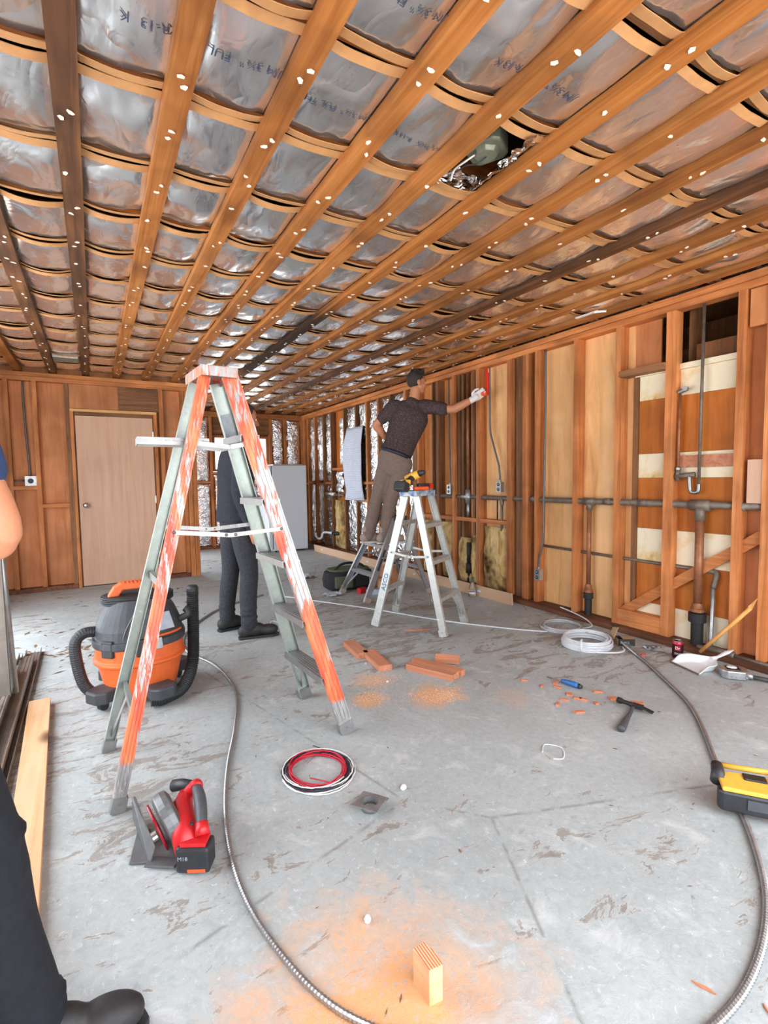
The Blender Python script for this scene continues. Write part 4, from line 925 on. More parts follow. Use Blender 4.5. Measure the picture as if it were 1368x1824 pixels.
for z in (.026, .0285):
    mb.v += [tuple(V((.832,1.585,z))+PR @ c) for c in cir]+[tuple(V((.832,1.585,z))+PR @ c) for c in sq]
for i in range(n):
    j = (i+1) % n; mb.f += [(i, j, n+j, n+i), (2*n+i, 3*n+i, 3*n+j, 2*n+j), (n+i, n+j, 3*n+j, 3*n+i), (i, 2*n+i, 2*n+j, j)]
wb(mb, r, 'plate', 'galvanised')
wb(MB().lathe([(.033,.026),(.032,.012),(.033,.0),(.0305,.0),(.0295,.012),(.0305,.0275)], (.832,1.585,0), 32, cap=False), r, 'collar', 'galvanised', smooth=True)
for sx, sy in ((1,1),(-1,-1)): wb(MB().box(V((.832,1.585,.027))+PR @ V((sx*.052, sy*.036, 0)), (.010,.018,.002), PR), r, 'tab', 'galvanised')
def flex(pts, rr, name, label, mat='flex_steel', step=.011):
    ps = resample(spline([(x, y, rr+.001+z) for x, y, z in pts], 14), step/2); c = ps[len(ps)//2].copy(); c.z = 0
    o = single(MB().tube(ps, [rr*(1.08 if i % 2 else .84) for i in range(len(ps))], 9), name, mat, c, False); tag(o, label, 'conduit', 'flexible conduit on the floor'); return o
flex([(1.5,5.2,0),(1.17,5.01,0),(.87,4.72,0),(.58,4.2,0),(.52,3.79,0),(.63,3.40,0),(.66,3.05,0),(.64,2.80,0),(.545,2.45,0),(.445,2.15,0),(.38,1.91,0),(.34,1.69,0),(.325,1.49,0),(.335,1.32,0),(.37,1.15,0),(.41,1.03,0),(.47,.93,0),(.60,.78,0),(.8,.62,0)],
       .0085, 'flexible_conduit', 'ribbed steel conduit curving past the saw from behind the vacuum')
flex([(3.18,2.20,.03),(3.12,2.05,0),(3.02,1.90,0),(2.84,1.66,0),(2.66,1.44,0),(2.45,1.26,0),(2.22,1.09,0),(2.08,.97,0),(1.93,.85,0),(1.79,.75,0),(1.64,.66,0),(1.5,.60,0),(1.36,.56,0),(1.23,.54,0),(1.10,.54,0),(.95,.56,0)],
     .0095, 'flexible_conduit', 'ribbed steel conduit running from the cable coils under the yellow charger')
ps = resample(spline([(1.55,5.15,.006),(1.72,4.93,.006),(1.88,4.63,.006),(2.13,4.19,.006),(2.29,3.87,.006),(2.44,3.55,.006),(2.62,3.23,.006),(2.86,2.89,.006),(3.03,2.70,.006)], 10), .03)
r = single(MB().tube(ps, .0055, 7), 'flexible_conduit', 'white_cable', (2.4,3.6,0), True); tag(r, 'straight pale cable lying across the floor under the short ladders', 'conduit', 'flexible conduit on the floor')
ps = resample(spline([(1.22,4.05,.005),(1.28,4.2,.005),(1.35,4.1,.005),(1.6,4.35,.005),(1.9,4.55,.005)], 10), .03)
r = single(MB().tube(ps, .005, 7), 'flexible_conduit', 'white_cable', (1.3,4.1,0), True); tag(r, 'thin pale cable on the floor beside the boots of the man in black', 'conduit', 'flexible conduit on the floor')
# white cable coils
def coil(name, label, cx, cy, r0, turns, layers, rr, mat, seed, tail):
    random.seed(seed); o = empty(name, (cx, cy, 0)); tag(o, label, 'cable coil', 'pale cable coils by the right wall')
    for k in range(layers):
        pts = []; ph = random.uniform(0, 6)
        for q in range(int(turns*26)+1):
            a_ = 2*math.pi*q/26; rk = r0+random.uniform(-.001,.001)+rr*1.5*math.sin(a_*.37+ph)-(.012 if k > layers*.6 else 0)
            pts.append(V((cx+math.cos(a_+ph)*rk, cy+math.sin(a_+ph)*rk*.95, rr+.001+k*rr*1.7+.003*math.sin(a_+ph))))
        wb(MB().tube(pts, rr, 8), o, 'turn', mat, smooth=True)
    wb(MB().tube(spline(tail, 8), rr, 8), o, 'loose_end', mat, smooth=True)
    return o
co = coil('cable_coil', 'thick white cable coil with a tie beside the open box', 3.02, 2.36, .165, 2.0, 6, .0065, 'white_cable', 4, [(2.90,2.25,.007),(2.97,2.18,.007),(3.06,2.13,.007),(3.13,2.14,.007),(3.17,2.18,.008)])
wb(MB().tube(spline([(2.865,2.285,.002),(2.84,2.265,.03),(2.855,2.28,.075),(2.89,2.30,.08),(2.905,2.315,.04)], 5), .006, 8), co, 'tie', 'white_cable', smooth=True)
coil('cable_coil', 'thinner grey cable coil lying behind the thick white one', 3.20, 2.74, .16, 1.6, 3, .0055, 'grey_cable', 8, [(3.30,2.62,.01),(3.36,2.58,.03),(3.39,2.66,.06),(3.38,2.78,.09),(3.34,2.88,.12)])
# open box, fittings, can, dustpan, broken handle, junction box
r = empty('open_box', (3.265, 2.235, 0)); tag(r, 'small open cardboard box of fittings with black printed side', 'box')
BX = rz3(-.62)
for c, d, m, nm in (((0,-.042,.024), (.12,.003,.048), 'box_dark', 'side'), ((0,.042,.024), (.12,.003,.048), 'box_dark', 'side'), ((-.06,0,.024), (.003,.087,.048), 'cardboard', 'side'), ((.06,0,.024), (.003,.087,.048), 'cardboard', 'side'), ((0,0,.002), (.12,.084,.003), 'cardboard', 'bottom')):
    wb(MB().box(V((3.265,2.235,0))+BX @ V(c), d, BX), r, nm, m)
wb(MB().box(V((3.265,2.235,.046))+BX @ V((.02,0,0)), (.08,.084,.002), BX), r, 'flap', 'cardboard')
wb(MB().box(V((3.265,2.235,.09))+BX @ V((-.072,.0,0)), (.003,.084,.09), BX @ Matrix.Rotation(.35,3,'Y')), r, 'flap', 'cardboard'); wb(MB().box(V((3.265,2.235,.136))+BX @ V((-.07,0,0)), (.04,.084,.003), BX), r, 'flap', 'box_dark')
vs_, fs = text_mesh('25 PCS', .022); wb(MB().add([V((3.265,2.235,.015))+BX @ V((x-.045, -.0445, y)) for x, y, z in vs_], fs), r, 'print', 'label_grey')
random.seed(5)
for k, (x, y) in enumerate(((3.19,2.16),(3.215,2.165),(3.30,2.09),(3.32,2.08),(3.31,2.055),(3.34,2.07))):
    o = empty('conduit_fitting', (x, y, 0), random.uniform(0,6)); tag(o, 'small zinc cable connector scattered beside the open box', 'fitting', 'loose connectors by the box')
    MB().tube([(-.016,0,.011),(.008,0,.011)], .010, 10).build('body', 'galvanised', o); MB().lathe([(.014,0),(.014,.005)], (.008,0,.012), 6, Matrix.Rotation(1.57,3,'Y')).build('lock_nut', 'steel_grey', o); MB().tube([(0,0,.018),(0,0,.028)], .003, 6).build('screw', 'steel_grey', o)
r = empty('plastic_pouch', (3.39, 2.02, 0)); tag(r, 'flat clear plastic pouch with a metal part beside the wall plate', 'bag')
wb(MB().grid(lambda u, v: (3.33+u*.13-.05*v, 1.94+v*.15, .006+.006*nz(u*5, v*5)), 8, 8), r, 'film', 'plastic_bag', smooth=True); wb(MB().lathe([(.02,.008),(.02,.02)], (3.38,2.05,0), 12), r, 'washer', 'galvanised')
r = empty('soda_can', (3.30, 1.872, 0)); tag(r, 'dark maroon soda can standing by the black standpipe foot', 'can')
cp = [(.024,.002),(.028,.003),(.033,.012),(.033,.098),(.033,.099)]
wb(MB().lathe(cp, (3.30,1.872,0), 28), r, 'body', 'can_dark', smooth=False); wb(MB().lathe([(.0332,.098),(.0331,.104),(.0285,.116),(.0275,.117)], (3.30,1.872,0), 28), r, 'shoulder', 'can_red')
wb(MB().lathe([(.0275,.116),(.0280,.120),(.0255,.121),(.025,.117)], (3.30,1.872,0), 28), r, 'lid', 'can_silver'); wb(MB().box((3.30,1.868,.1225), (.012,.02,.001)), r, 'tab', 'can_silver')
def wrap_text(txt, size, z, ang, mat, parent):
    vs_, fs = text_mesh(txt, size); mx = max(v[0] for v in vs_)/2
    wb(MB().add([V((3.30,1.872,0))+V((math.cos(ang+(x-mx)/.0335)*.0336, math.sin(ang+(x-mx)/.0335)*.0336, z+y)) for x, y, q in vs_], fs), parent, 'lettering', mat)
ca = math.atan2(-1.872, -3.30)
wb(MB().grid(lambda u, v: (3.30+math.cos(ca+(u-.5)*1.0)*.0334, 1.872+math.sin(ca+(u-.5)*1.0)*.0334, .060+v*.032), 10, 2), r, 'oval_badge', 'can_red')
wrap_text('Dr', .026, .068, ca, 'wire_white', r); wrap_text('ZERO', .016, .034, ca, 'wire_white', r)
# dustpan
r = empty('dustpan', (3.22, 1.66, 0)); tag(r, 'white plastic dustpan lying on the concrete near the broken broom handle', 'dustpan')
dd = V((.32,-.10,0)).normalized(); dw = V((.10,.32,0)).normalized(); DO = V((3.155,1.745,0))
sm = lambda x, p, q: (lambda t_: t_*t_*(3-2*t_))(min(1, max(0, (x-p)/(q-p))))
def dp(u, v):
    hw = .112 if u < .5 else .112*(.60+.40*math.cos(math.pi*(u-.5)/.5)); s_ = (v-.5)*2
    rise = .004+.046*sm(abs(s_), .72, 1.0)*sm(u, -.05, .35)+.046*sm(u, .72, 1.0)*(1-sm(abs(s_), .72, 1.0))
    return DO+dd*(u*.23)+dw*s_*hw+V((0,0,rise))
pn = wb(MB().grid(dp, 22, 24), r, 'pan', 'white_plastic', smooth=True); so = pn.modifiers.new('thickness', 'SOLIDIFY'); so.thickness = .003
hn = MB().tube([DO+dd*.205+V((0,0,.050)), DO+dd*.25+V((0,0,.052)), DO+dd*.32+V((0,0,.075)), DO+dd*.365+V((0,0,.086))], [.016,.013,.019,.008], 12, sq=.45); wb(hn, r, 'handle', 'white_plastic', smooth=True)
wb(MB().bar(DO-dw*.112+V((.0,0,.005)), DO+dw*.112+V((0,0,.005)), .014, .006), r, 'rubber_lip', 'pipe_grey')
r = empty('broken_handle', (3.44, 1.74, .05)); tag(r, 'splintered wooden broom handle leaning against the right wall studs', 'handle')
wb(MB().tube([(3.415,1.79,.045),(3.46,1.62,.27),(3.483,1.535,.385)], .0125, 12), r, 'shaft', 'handle_wood', smooth=True)
wb(MB().add([(3.470,1.53,.38),(3.496,1.53,.378),(3.497,1.545,.392),(3.472,1.545,.394),(3.488,1.50,.455)], [(0,1,2,3),(0,4,1),(1,4,2),(2,4,3),(3,4,0)]).add([(3.474,1.535,.38),(3.484,1.528,.38),(3.482,1.545,.392),(3.476,1.513,.43)], [(0,1,2),(0,3,1),(1,3,2),(2,3,0)]), r, 'splinter', 'handle_wood')
r = empty('junction_box', (3.27, 1.52, 0)); tag(r, 'zinc ceiling box with grey pipe stub lying under the dustpan handle', 'junction box')
JR = rz3(-.85)
wb(MB().prism([(-.07,-.035),(-.045,-.06),(.045,-.06),(.07,-.035),(.07,.035),(.045,.06),(-.045,.06),(-.07,.035)], .05, (3.27,1.52,.027), JR), r, 'box', 'galvanised', bevel=.006)
wb(MB().box((3.27,1.525,.0535), (.07,.06,.003), JR), r, 'opening', 'iron_black'); wb(MB().ell((3.27,1.53,.056), (.028,.022,.007), JR, 10, 6), r, 'plaster_lump', 'mortar_white')
for k in range(5): wb(MB().lathe([(.006,0),(.006,.002)], V((3.27,1.52,.022))+JR @ V((-.05+k*.025,-.061,0)), 10, JR @ Matrix.Rotation(1.57,3,'X')), r, 'knockout', 'can_silver')
q = JR @ V((1,-.35,0)); wb(MB().tube([V((3.27,1.52,.022))+q*.055, V((3.27,1.52,.022))+q*.09], .017, 12), r, 'connector', 'galvanised', smooth=True); wb(MB().tube([V((3.27,1.52,.02))+q*.085, V((3.27,1.52,.016))+q*.42], .0125, 12), r, 'pipe_stub', 'grey_conduit', smooth=True)

# ---------------------------------------------------------------- yellow charger
r = empty('battery_charger', (1.98, .86, 0)); tag(r, 'yellow and black power tool at the right edge lying over the conduit', 'power tool')
CR = rz3(-.93)
cb_ = lambda p: V((1.985,.845,.021))+CR @ V(p)
wb(MB().prism([(-.10,-.055),(.14,-.055),(.14,.0),(-.10,.0),(-.115,-.015),(-.115,-.045)], .075, cb_((0,0,.040)), CR), r, 'battery', 'black_plastic', bevel=.010)
wb(MB().prism([(-.105,-.058),(.14,-.058),(.14,.062),(-.06,.062),(-.105,.04)], .016, cb_((0,.0,.086)), CR), r, 'body', 'tool_yellow', bevel=.005)
wb(MB().tube([cb_((-.105,.012,.075)), cb_((-.10,.05,.09)), cb_((-.098,.085,.098))], [.026,.022,.020], 14), r, 'handle_bumper', 'black_plastic', smooth=True)
wb(MB().tube([cb_((-.085,.085,.10)), cb_((.14,.085,.104))], .010, 10), r, 'grip_rail', 'tool_yellow', smooth=True)
wb(MB().box(cb_((.01,.035,.094)), (.07,.04,.014), CR), r, 'recess', 'box_dark', bevel=.003); wb(MB().lathe([(.030,.08),(.026,.12),(.020,.125)], cb_((.09,.045,-.0)), 18), r, 'chuck_collar', 'tool_yellow', bevel=.002)
wb(MB().box(cb_((.02,-.058,.045)), (.10,.004,.035), CR), r, 'label', 'charcoal_plastic')

# ---------------------------------------------------------------- timber offcuts
def block(loc, size, rzv, label, mat='redwood_x', name='wood_block', rx=0, grp='lumber offcuts on the floor'):
    o = MB().box((0,0,0), size).build(name, mat, None, bevel=.002, loc=loc, rot=(rx, 0, rzv)); tag(o, label, 'wood block', grp); return o
block((1.55,3.13,.019), (.30,.088,.038), math.radians(83), 'flat redwood offcut farthest from the camera beside the ladder leg')
block((1.572,2.865,.019), (.32,.088,.038), math.radians(82), 'flat redwood offcut touching the farther offcut by its corner')
block((1.775,2.52,.019), (.335,.086,.038), math.radians(-66), 'redwood offcut with grey weathered end in front of the pile')
block((1.843,2.552,.019), (.36,.05,.036), math.radians(-66), 'narrow redwood offcut tucked behind the weathered one')
block((1.955,2.60,.032), (.16,.05,.036), math.radians(-45), 'short redwood offcut tilted at the back of the pile', rx=.35)
blk_ = empty('wood_block', (.638,.925,0)); tag(blk_, 'upright fir block showing striped end grain beside the sawdust', 'wood block')
pr = [(-.020,-.034),(.016,-.034),(.0165,.0),(.002,.036),(-.030,.030),(-.022,.0)]
wb(MB().prism(pr, .088, (.640,.928,.044), rz3(-.12)), blk_, 'block', 'pine_fresh', bevel=.0012); wb(MB().prism([(x*.97, y*.97) for x, y in pr], .002, (.640,.928,.0885), rz3(-.12)), blk_, 'end_grain_face', 'end_grain')
pl = MB().bar((-.31,3.28,.02), (-.222,1.33,.02), .098, .038).build('pine_plank', 'pine_fresh', None, bevel=.002); tag(pl, 'fresh pine board lying on the floor beside the steel studs', 'board')
# steel studs stacked at the left
random.seed(3)
for k, (dx, z, tilt, lab) in enumerate(((0,.0,0,'lowest steel channel nearest the pine board'), (-.10,.0,.0,'second steel channel on the floor from the pine board'), (-.02,.036,.02,'steel channel lying on the lowest one, its flange upright'), (-.12,.036,-.03,'steel channel in the upper layer behind the first'), (-.21,.0,.02,'steel channel on the floor against the left edge'), (-.07,.074,.04,'topmost steel channel of the stack at the left edge'))):
    a_, b_ = V((-.425+dx, 4.35-.1*k, z+.002)), V((-.385+dx, 1.5, z+.002)); mb = MB().channel(a_, b_, .088, .003, (0,0,1), .034, .002)
    for s_ in (-.02, .0, .02): mb.bar(a_+V((s_,0,.003)), b_+V((s_,0,.003)), .004, .003)
    o = single(mb, 'steel_stud', 'steel_stud', (-.39+dx, 3.1, 0)); tag(o, lab, 'metal stud', 'steel studs stacked at the left')
mb = MB().channel((-.47,3.22,.115), (-.475,3.22,1.35), .09, .003, (0,-1,0), .036, .002); o = single(mb, 'steel_stud', 'steel_stud', (-.47,3.22,0)); tag(o, 'upright steel channel standing at the left edge behind the stack', 'metal stud', 'steel studs stacked at the left')
mb = MB().tube([(-.41,3.24,.115),(-.445,3.24,1.3)], .016, 10); o = single(mb, 'steel_stud', 'galvanised', (-.41,3.24,0), True); tag(o, 'thin upright steel tube at the left edge beside the upright channel', 'metal stud', 'steel studs stacked at the left')

# ---------------------------------------------------------------- hammer, screwdriver, chips
r = empty('hammer', (2.25, 1.53, 0)); tag(r, 'black handled claw hammer lying on the concrete with a wood chip under its head', 'hammer')
wb(MB().tube(spline([(2.108,1.452,.018),(2.16,1.473,.018),(2.22,1.50,.017),(2.30,1.533,.016),(2.36,1.56,.02)], 5), [.018,.020,.0205,.0195,.0185,.018,.0175,.017,.0165,.016,.015,.014,.0125,.0115,.011,.0105,.010,.010,.010,.010,.010], 12, sq=.8), r, 'handle', 'charcoal_plastic', smooth=True)
wb(MB().tube([(2.362,1.648,.026),(2.364,1.632,.026),(2.366,1.62,.026),(2.37,1.59,.026),(2.372,1.565,.026)], [.016,.016,.011,.011,.015], 14), r, 'head', 'iron_black', smooth=True)
wb(MB().bar((2.372,1.575,.026), (2.385,1.52,.026), .028, .022).bar((2.384,1.53,.028), (2.40,1.475,.014), .024, .010), r, 'claw', 'iron_black', bevel=.003)
r = empty('screwdriver', (2.34, 1.95, 0)); tag(r, 'blue handled screwdriver lying among the wood chips', 'screwdriver')
wb(MB().tube([(2.315,2.09,.010),(2.335,1.99,.014)], .0035, 8), r, 'shaft', 'steel_grey', smooth=True)
wb(MB().tube([(2.334,1.995,.015),(2.336,1.975,.016),(2.340,1.95,.018),(2.345,1.91,.018),(2.349,1.885,.018)], [.010,.013,.016,.0165,.014], 10), r, 'grip', 'blue_plastic', smooth=True); wb(MB().tube([(2.349,1.887,.018),(2.352,1.868,.018)], [.0155,.011], 10), r, 'end_cap', 'black_plastic', smooth=True)
random.seed(11)
CH = [((2.30,2.01),.05,.02,.4),((2.26,1.96),.045,.018,1.9),((2.40,1.80),.055,.018,-.8),((2.395,1.70),.045,.04,-.7),((2.24,1.86),.04,.035,.5),((2.235,1.80),.05,.022,-1.2),((2.25,1.775),.045,.02,-1.1),((2.27,1.71),.03,.018,1.0),((2.16,1.83),.055,.012,2.2),((2.09,1.81),.035,.02,.6),((2.11,1.69),.06,.022,-.5),((2.44,1.585),.06,.05,-.9),((2.17,2.13),.05,.010,-.9),((2.20,2.02),.04,.014,.5),((3.16,2.02),.035,.02,-.8)]
CL = ['reddish chip under the screwdriver shaft', 'slim reddish chip just below the screwdriver grip', 'long reddish chip between the screwdriver end and the hammer head', 'squarish reddish chip right below the long one near the hammer', 'broad chip in the middle of the chip cluster',
      'left one of two chips lying side by side in the cluster', 'right one of two chips lying side by side in the cluster', 'small chip just right of the side by side pair', 'thin stick shaped chip left below the side by side pair', 'small chip below the thin stick shaped one', 'long chip of the cluster nearest the camera', '', 'thin splinter farthest left of the screwdriver', 'small slanted chip left of the screwdriver grip', '']
for k, ((x, y), a_, b_, rz_) in enumerate(CH):
    h = .010 if k != 11 else .016
    pr = [(-a_/2*random.uniform(.7,1.1),-b_/2),(a_/2*random.uniform(.8,1.1),-b_/2*random.uniform(.7,1)),(a_/2*random.uniform(.7,1),b_/2),(-a_/2,b_/2*random.uniform(.6,1))]
    o = MB().prism(pr, h).build('wood_chip', 'chip_red' if k == 14 else 'chip_orange', None, bevel=.001, loc=(x, y, h/2+.0005), rot=(0, 0, rz_))
    tag(o, 'bright red plastic scrap on the floor below the open box' if k == 14 else ('reddish wood chip wedged against the hammer head' if k == 11 else CL[k]), 'wood chip', None if k in (11, 14) else 'wood chips by the hammer')
for (x, y, L_, rz_, lab) in ((1.20,.60,.05,-1.2,'long reddish splinter near the lower right conduit'), (1.27,.50,.03,.9,'short tan splinter beside the lower right conduit'), (2.20,3.32,.22,-.52,'long orange splinter under the short white stepladder'), (2.52,.87,.10,-.9,'thin orange splinter behind the yellow power tool'), (.86,4.28,.10,1.1,'pale wood shim on the floor behind the vacuum hose')):
    o = MB().prism([(-L_/2,0),(-L_*.1,-L_*.09),(L_/2,-.002),(L_*.15,L_*.08)], .004).build('wood_splinter', 'chip_orange', None, loc=(x, y, .0028), rot=(0, 0, rz_)); tag(o, lab, 'wood chip')
for (x, y, s_, lab) in ((1.0,1.62,.03,'white plaster curl on the worn floor patch'), (1.47,2.55,.02,'small white plaster crumb by the nearest redwood offcut'), (.60,1.17,.025,'white crushed plaster smear near the fir block'), (1.50,2.88,.016,'tiny white pebble between the two flat offcuts')):
    o = MB().ell((0,0,s_*.25), (s_*.6, s_*.4, s_*.3), n=8, m=6).build('plaster_crumb', 'mortar_white', None, loc=(x, y, 0), rot=(0,0,x*7)); tag(o, lab, 'debris')
o = single(MB().tube(spline([(1.66,1.52,.004),(1.72,1.56,.004),(1.76,1.50,.004),(1.70,1.44,.004),(1.66,1.46,.004)], 6), .0025, 6), 'wire_scrap', 'wire_white', (1.7,1.5,0), True); tag(o, 'curl of white wire on the worn patch of floor', 'wire')

# ---------------------------------------------------------------- tool bag group at the back
r = empty('tool_bag', (2.42, 5.05, 0)); tag(r, 'open green and black canvas tool bag behind the low ladder', 'bag')
bagp = [(-.24,-.13),(.24,-.13),(.26,0),(.24,.13),(-.24,.13),(-.26,0)]
wb(MB().lathe([(.23,.005),(.26,.03),(.27,.12),(.25,.20)], (2.42,5.05,0), 20, sx=1.05, sy=.6, pw=.6), r, 'body', 'bag_black', smooth=False, bevel=.006)
wb(MB().box((2.30,4.90,.10), (.20,.05,.13), rz3(-.15)), r, 'pocket', 'bag_green', bevel=.015); wb(MB().box((2.52,4.90,.10), (.18,.05,.12), rz3(.1)), r, 'pocket', 'bag_black', bevel=.015)
wb(MB().tube(spline([(2.22,5.0,.19),(2.30,5.0,.27),(2.42,5.02,.285),(2.56,5.02,.26),(2.64,5.02,.19)], 6), .014, 8), r, 'strap', 'bag_black', smooth=True); wb(MB().box((2.28,4.868,.06), (.05,.012,.04)), r, 'buckle', 'tool_yellow')
wb(MB().lathe([(.21,.198),(.235,.215),(.22,.228),(.10,.218)], (2.42,5.05,0), 18, sx=1.05, sy=.6, pw=.6), r, 'rim', 'bag_green')
r = empty('tool_pouch', (2.80, 4.80, 0)); tag(r, 'tan leather tool pouch slumped beside the canvas bag', 'bag')
wb(MB().lathe([(.11,.004),(.135,.05),(.125,.15),(.09,.24),(.04,.27)], (2.80,4.80,0), 18, sx=1, sy=.6), r, 'pocket', 'leather_tan', smooth=True); wb(MB().lathe([(.08,.004),(.09,.04),(.085,.12),(.075,.15)], (2.67,4.65,0), 16, sx=1, sy=.6), r, 'small_pocket', 'leather_tan', smooth=True)
r = single(MB().box((2.50,4.60,.028), (.15,.06,.055), rz3(-.3)), 'small_box', 'label_grey', (2.5,4.6,0), bevel=.003); tag(r, 'small white carton on the floor under the low ladder', 'box')
r = single(MB().box((2.42,4.72,.03), (.09,.05,.06), rz3(.4)), 'small_box', 'tool_red', (2.42,4.72,0), bevel=.003); tag(r, 'small red carton between the canvas bag and the white carton', 'box')
r = single(MB().grid(lambda u, v: (2.02+u*.2, 4.72+v*.16, .012+.03*abs(nz(u*4, v*4, 2))), 12, 10), 'plastic_bag', 'plastic_bag', (2.12,4.8,0), True); tag(r, 'crumpled clear plastic bag left of the low ladder foot', 'bag')
r = single(MB().grid(lambda u, v: (2.02+u*.3, 5.75+v*.3, .012+.05*abs(nz(u*4, v*4, 6))), 12, 10), 'plastic_bag', 'plastic_bag', (2.15,5.9,0), True); tag(r, 'crumpled clear plastic wrap on the floor in front of the refrigerator', 'bag')
r = empty('glass_bottle', (3.30, 3.96, 0)); tag(r, 'clear glass bottle with green neck beside the beige board', 'bottle')
wb(MB().lathe([(.028,.002),(.033,.006),(.033,.08),(.028,.11),(.016,.145),(.015,.175)], (3.30,3.96,0), 20), r, 'body', 'clear_glass', smooth=True); wb(MB().lathe([(.0165,.15),(.0175,.152),(.0175,.195),(.015,.198)], (3.30,3.96,0), 16), r, 'neck_label', 'bag_green')
wb(MB().lathe([(.0335,.03),(.0335,.05)], (3.30,3.96,0), 20), r, 'label', 'paper')

# ---------------------------------------------------------------- sawdust and leaf litter (uncountable)
random.seed(99)
def crumbs(spots, n, size, mat, name, label, cat):
    mb = MB()
    for k in range(n):
        x0, y0, rx_, ry_ = random.choice(spots); x = random.gauss(x0, rx_); y = random.gauss(y0, ry_); s_ = size*random.uniform(.4, 1.4); a_ = random.uniform(0, 6.28)
        e = [(x+math.cos(a_+q)*s_*random.uniform(.6,1), y+math.sin(a_+q)*s_*random.uniform(.4,1), .0004) for q in (0, 2.1, 4.2)]
        mb.add(e+[(x, y, s_*random.uniform(.3,.8))], [(0,2,1),(0,1,3),(1,2,3),(2,0,3)])
    o = mb.build(name, mat); tag(o, label, cat, kind='stuff'); return o
crumbs([(1.27,2.40,.06,.05),(1.60,2.26,.09,.06),(1.66,2.22,.05,.04),(1.42,2.60,.08,.05)], 2600, .0035, 'sawdust', 'sawdust', 'orange sawdust scattered in front of the redwood offcuts', 'sawdust')
crumbs([(.47,.93,.10,.09),(.50,.88,.14,.10),(.42,.85,.08,.08)], 3200, .002, 'sawdust', 'sawdust', 'orange sawdust spread at the bottom edge near the fir block', 'sawdust')
mb = MB()
for k in range(420):
    x, y = random.choice(((random.uniform(-.9,.9), random.uniform(4.7,6.6)), (random.gauss(-.05,.25), random.gauss(4.3,.25)), (random.uniform(1.25,2.6), random.uniform(5.2,8)), (random.uniform(.4,3.2), random.uniform(.7,4.5))))
    L_ = random.uniform(.012,.05) if y > 3.8 else random.uniform(.004,.014); a_ = random.uniform(0,6.28); c_, s_ = math.cos(a_), math.sin(a_); w_ = L_*random.uniform(.12,.35); h_ = random.uniform(.002,.008)*(1 if y > 3.8 else .4)
    q = [(-L_,0,.001),(0,-w_,h_),(L_,0,.001),(0,w_,h_*.6)]; mb.add([(x+c_*a-s_*b, y+s_*a+c_*b, c) for a, b, c in q], [(0,1,3),(1,2,3)])
o = mb.build('leaf_litter', 'leaf_brown'); tag(o, 'dry leaves and dirt flecks strewn over the concrete', 'leaf litter', kind='stuff')
# ---------------------------------------------------------------- people
def limb(mb, js, n=14, sub=5, sq=1.0):
    """smooth tapering tube through joints (point, radius) with rounded ends"""
    ps = spline([j[0] for j in js], sub); rs = [v.x for v in spline([(j[1], 0, 0) for j in js], sub)]
    mb.tube(ps, rs, n, sq=sq)
    for p, r_ in ((ps[0], rs[0]), (ps[-1], rs[-1])): mb.ell(p, (r_, r_, r_), n=12, m=8)
    return mb
def loft(mb, secs, sd_, fd_, n=26, sub=6):
    """smooth elliptical body through (centre, half width, half depth)"""
    cs = spline([q[0] for q in secs], sub); rs = spline([(q[1], q[2], 0) for q in secs], sub); o = len(mb.v); N = len(cs)
    for c_, r_ in zip(cs, rs):
        for k in range(n): an = 2*math.pi*k/n; mb.v.append(tuple(c_+sd_*math.cos(an)*r_.x+fd_*math.sin(an)*r_.y))
    for i in range(N-1):
        for k in range(n): k2 = (k+1) % n; mb.f.append((o+i*n+k, o+i*n+k2, o+(i+1)*n+k2, o+(i+1)*n+k))
    mb.f.append(tuple(o+k for k in range(n))[::-1]); mb.f.append(tuple(o+(N-1)*n+k for k in range(n))); return mb
def skin_over(mb, voxel, smooth=4, fac=.5):
    me = bpy.data.meshes.new('tmp'); me.from_pydata(mb.v, [], mb.f)
    bm = bmesh.new(); bm.from_mesh(me); bmesh.ops.recalc_face_normals(bm, faces=bm.faces); bm.to_mesh(me); bm.free()
    o = bpy.data.objects.new('tmp', me); COL.objects.link(o)
    m = o.modifiers.new('r', 'REMESH'); m.mode = 'VOXEL'; m.voxel_size = voxel
    s_ = o.modifiers.new('s', 'SMOOTH'); s_.factor = fac; s_.iterations = smooth
    dg = bpy.context.evaluated_depsgraph_get(); ev = o.evaluated_get(dg).to_mesh()
    out = MB(); out.v = [tuple(v.co) for v in ev.vertices]; out.f = [tuple(p.vertices) for p in ev.polygons]
    o.evaluated_get(dg).to_mesh_clear(); bpy.data.objects.remove(o); bpy.data.meshes.remove(me); return out
def pbody(mb, name, mat, root, voxel, smooth=4):
    o = skin_over(mb, voxel, smooth); return wb(o, root, name, mat, smooth=True) if root else o
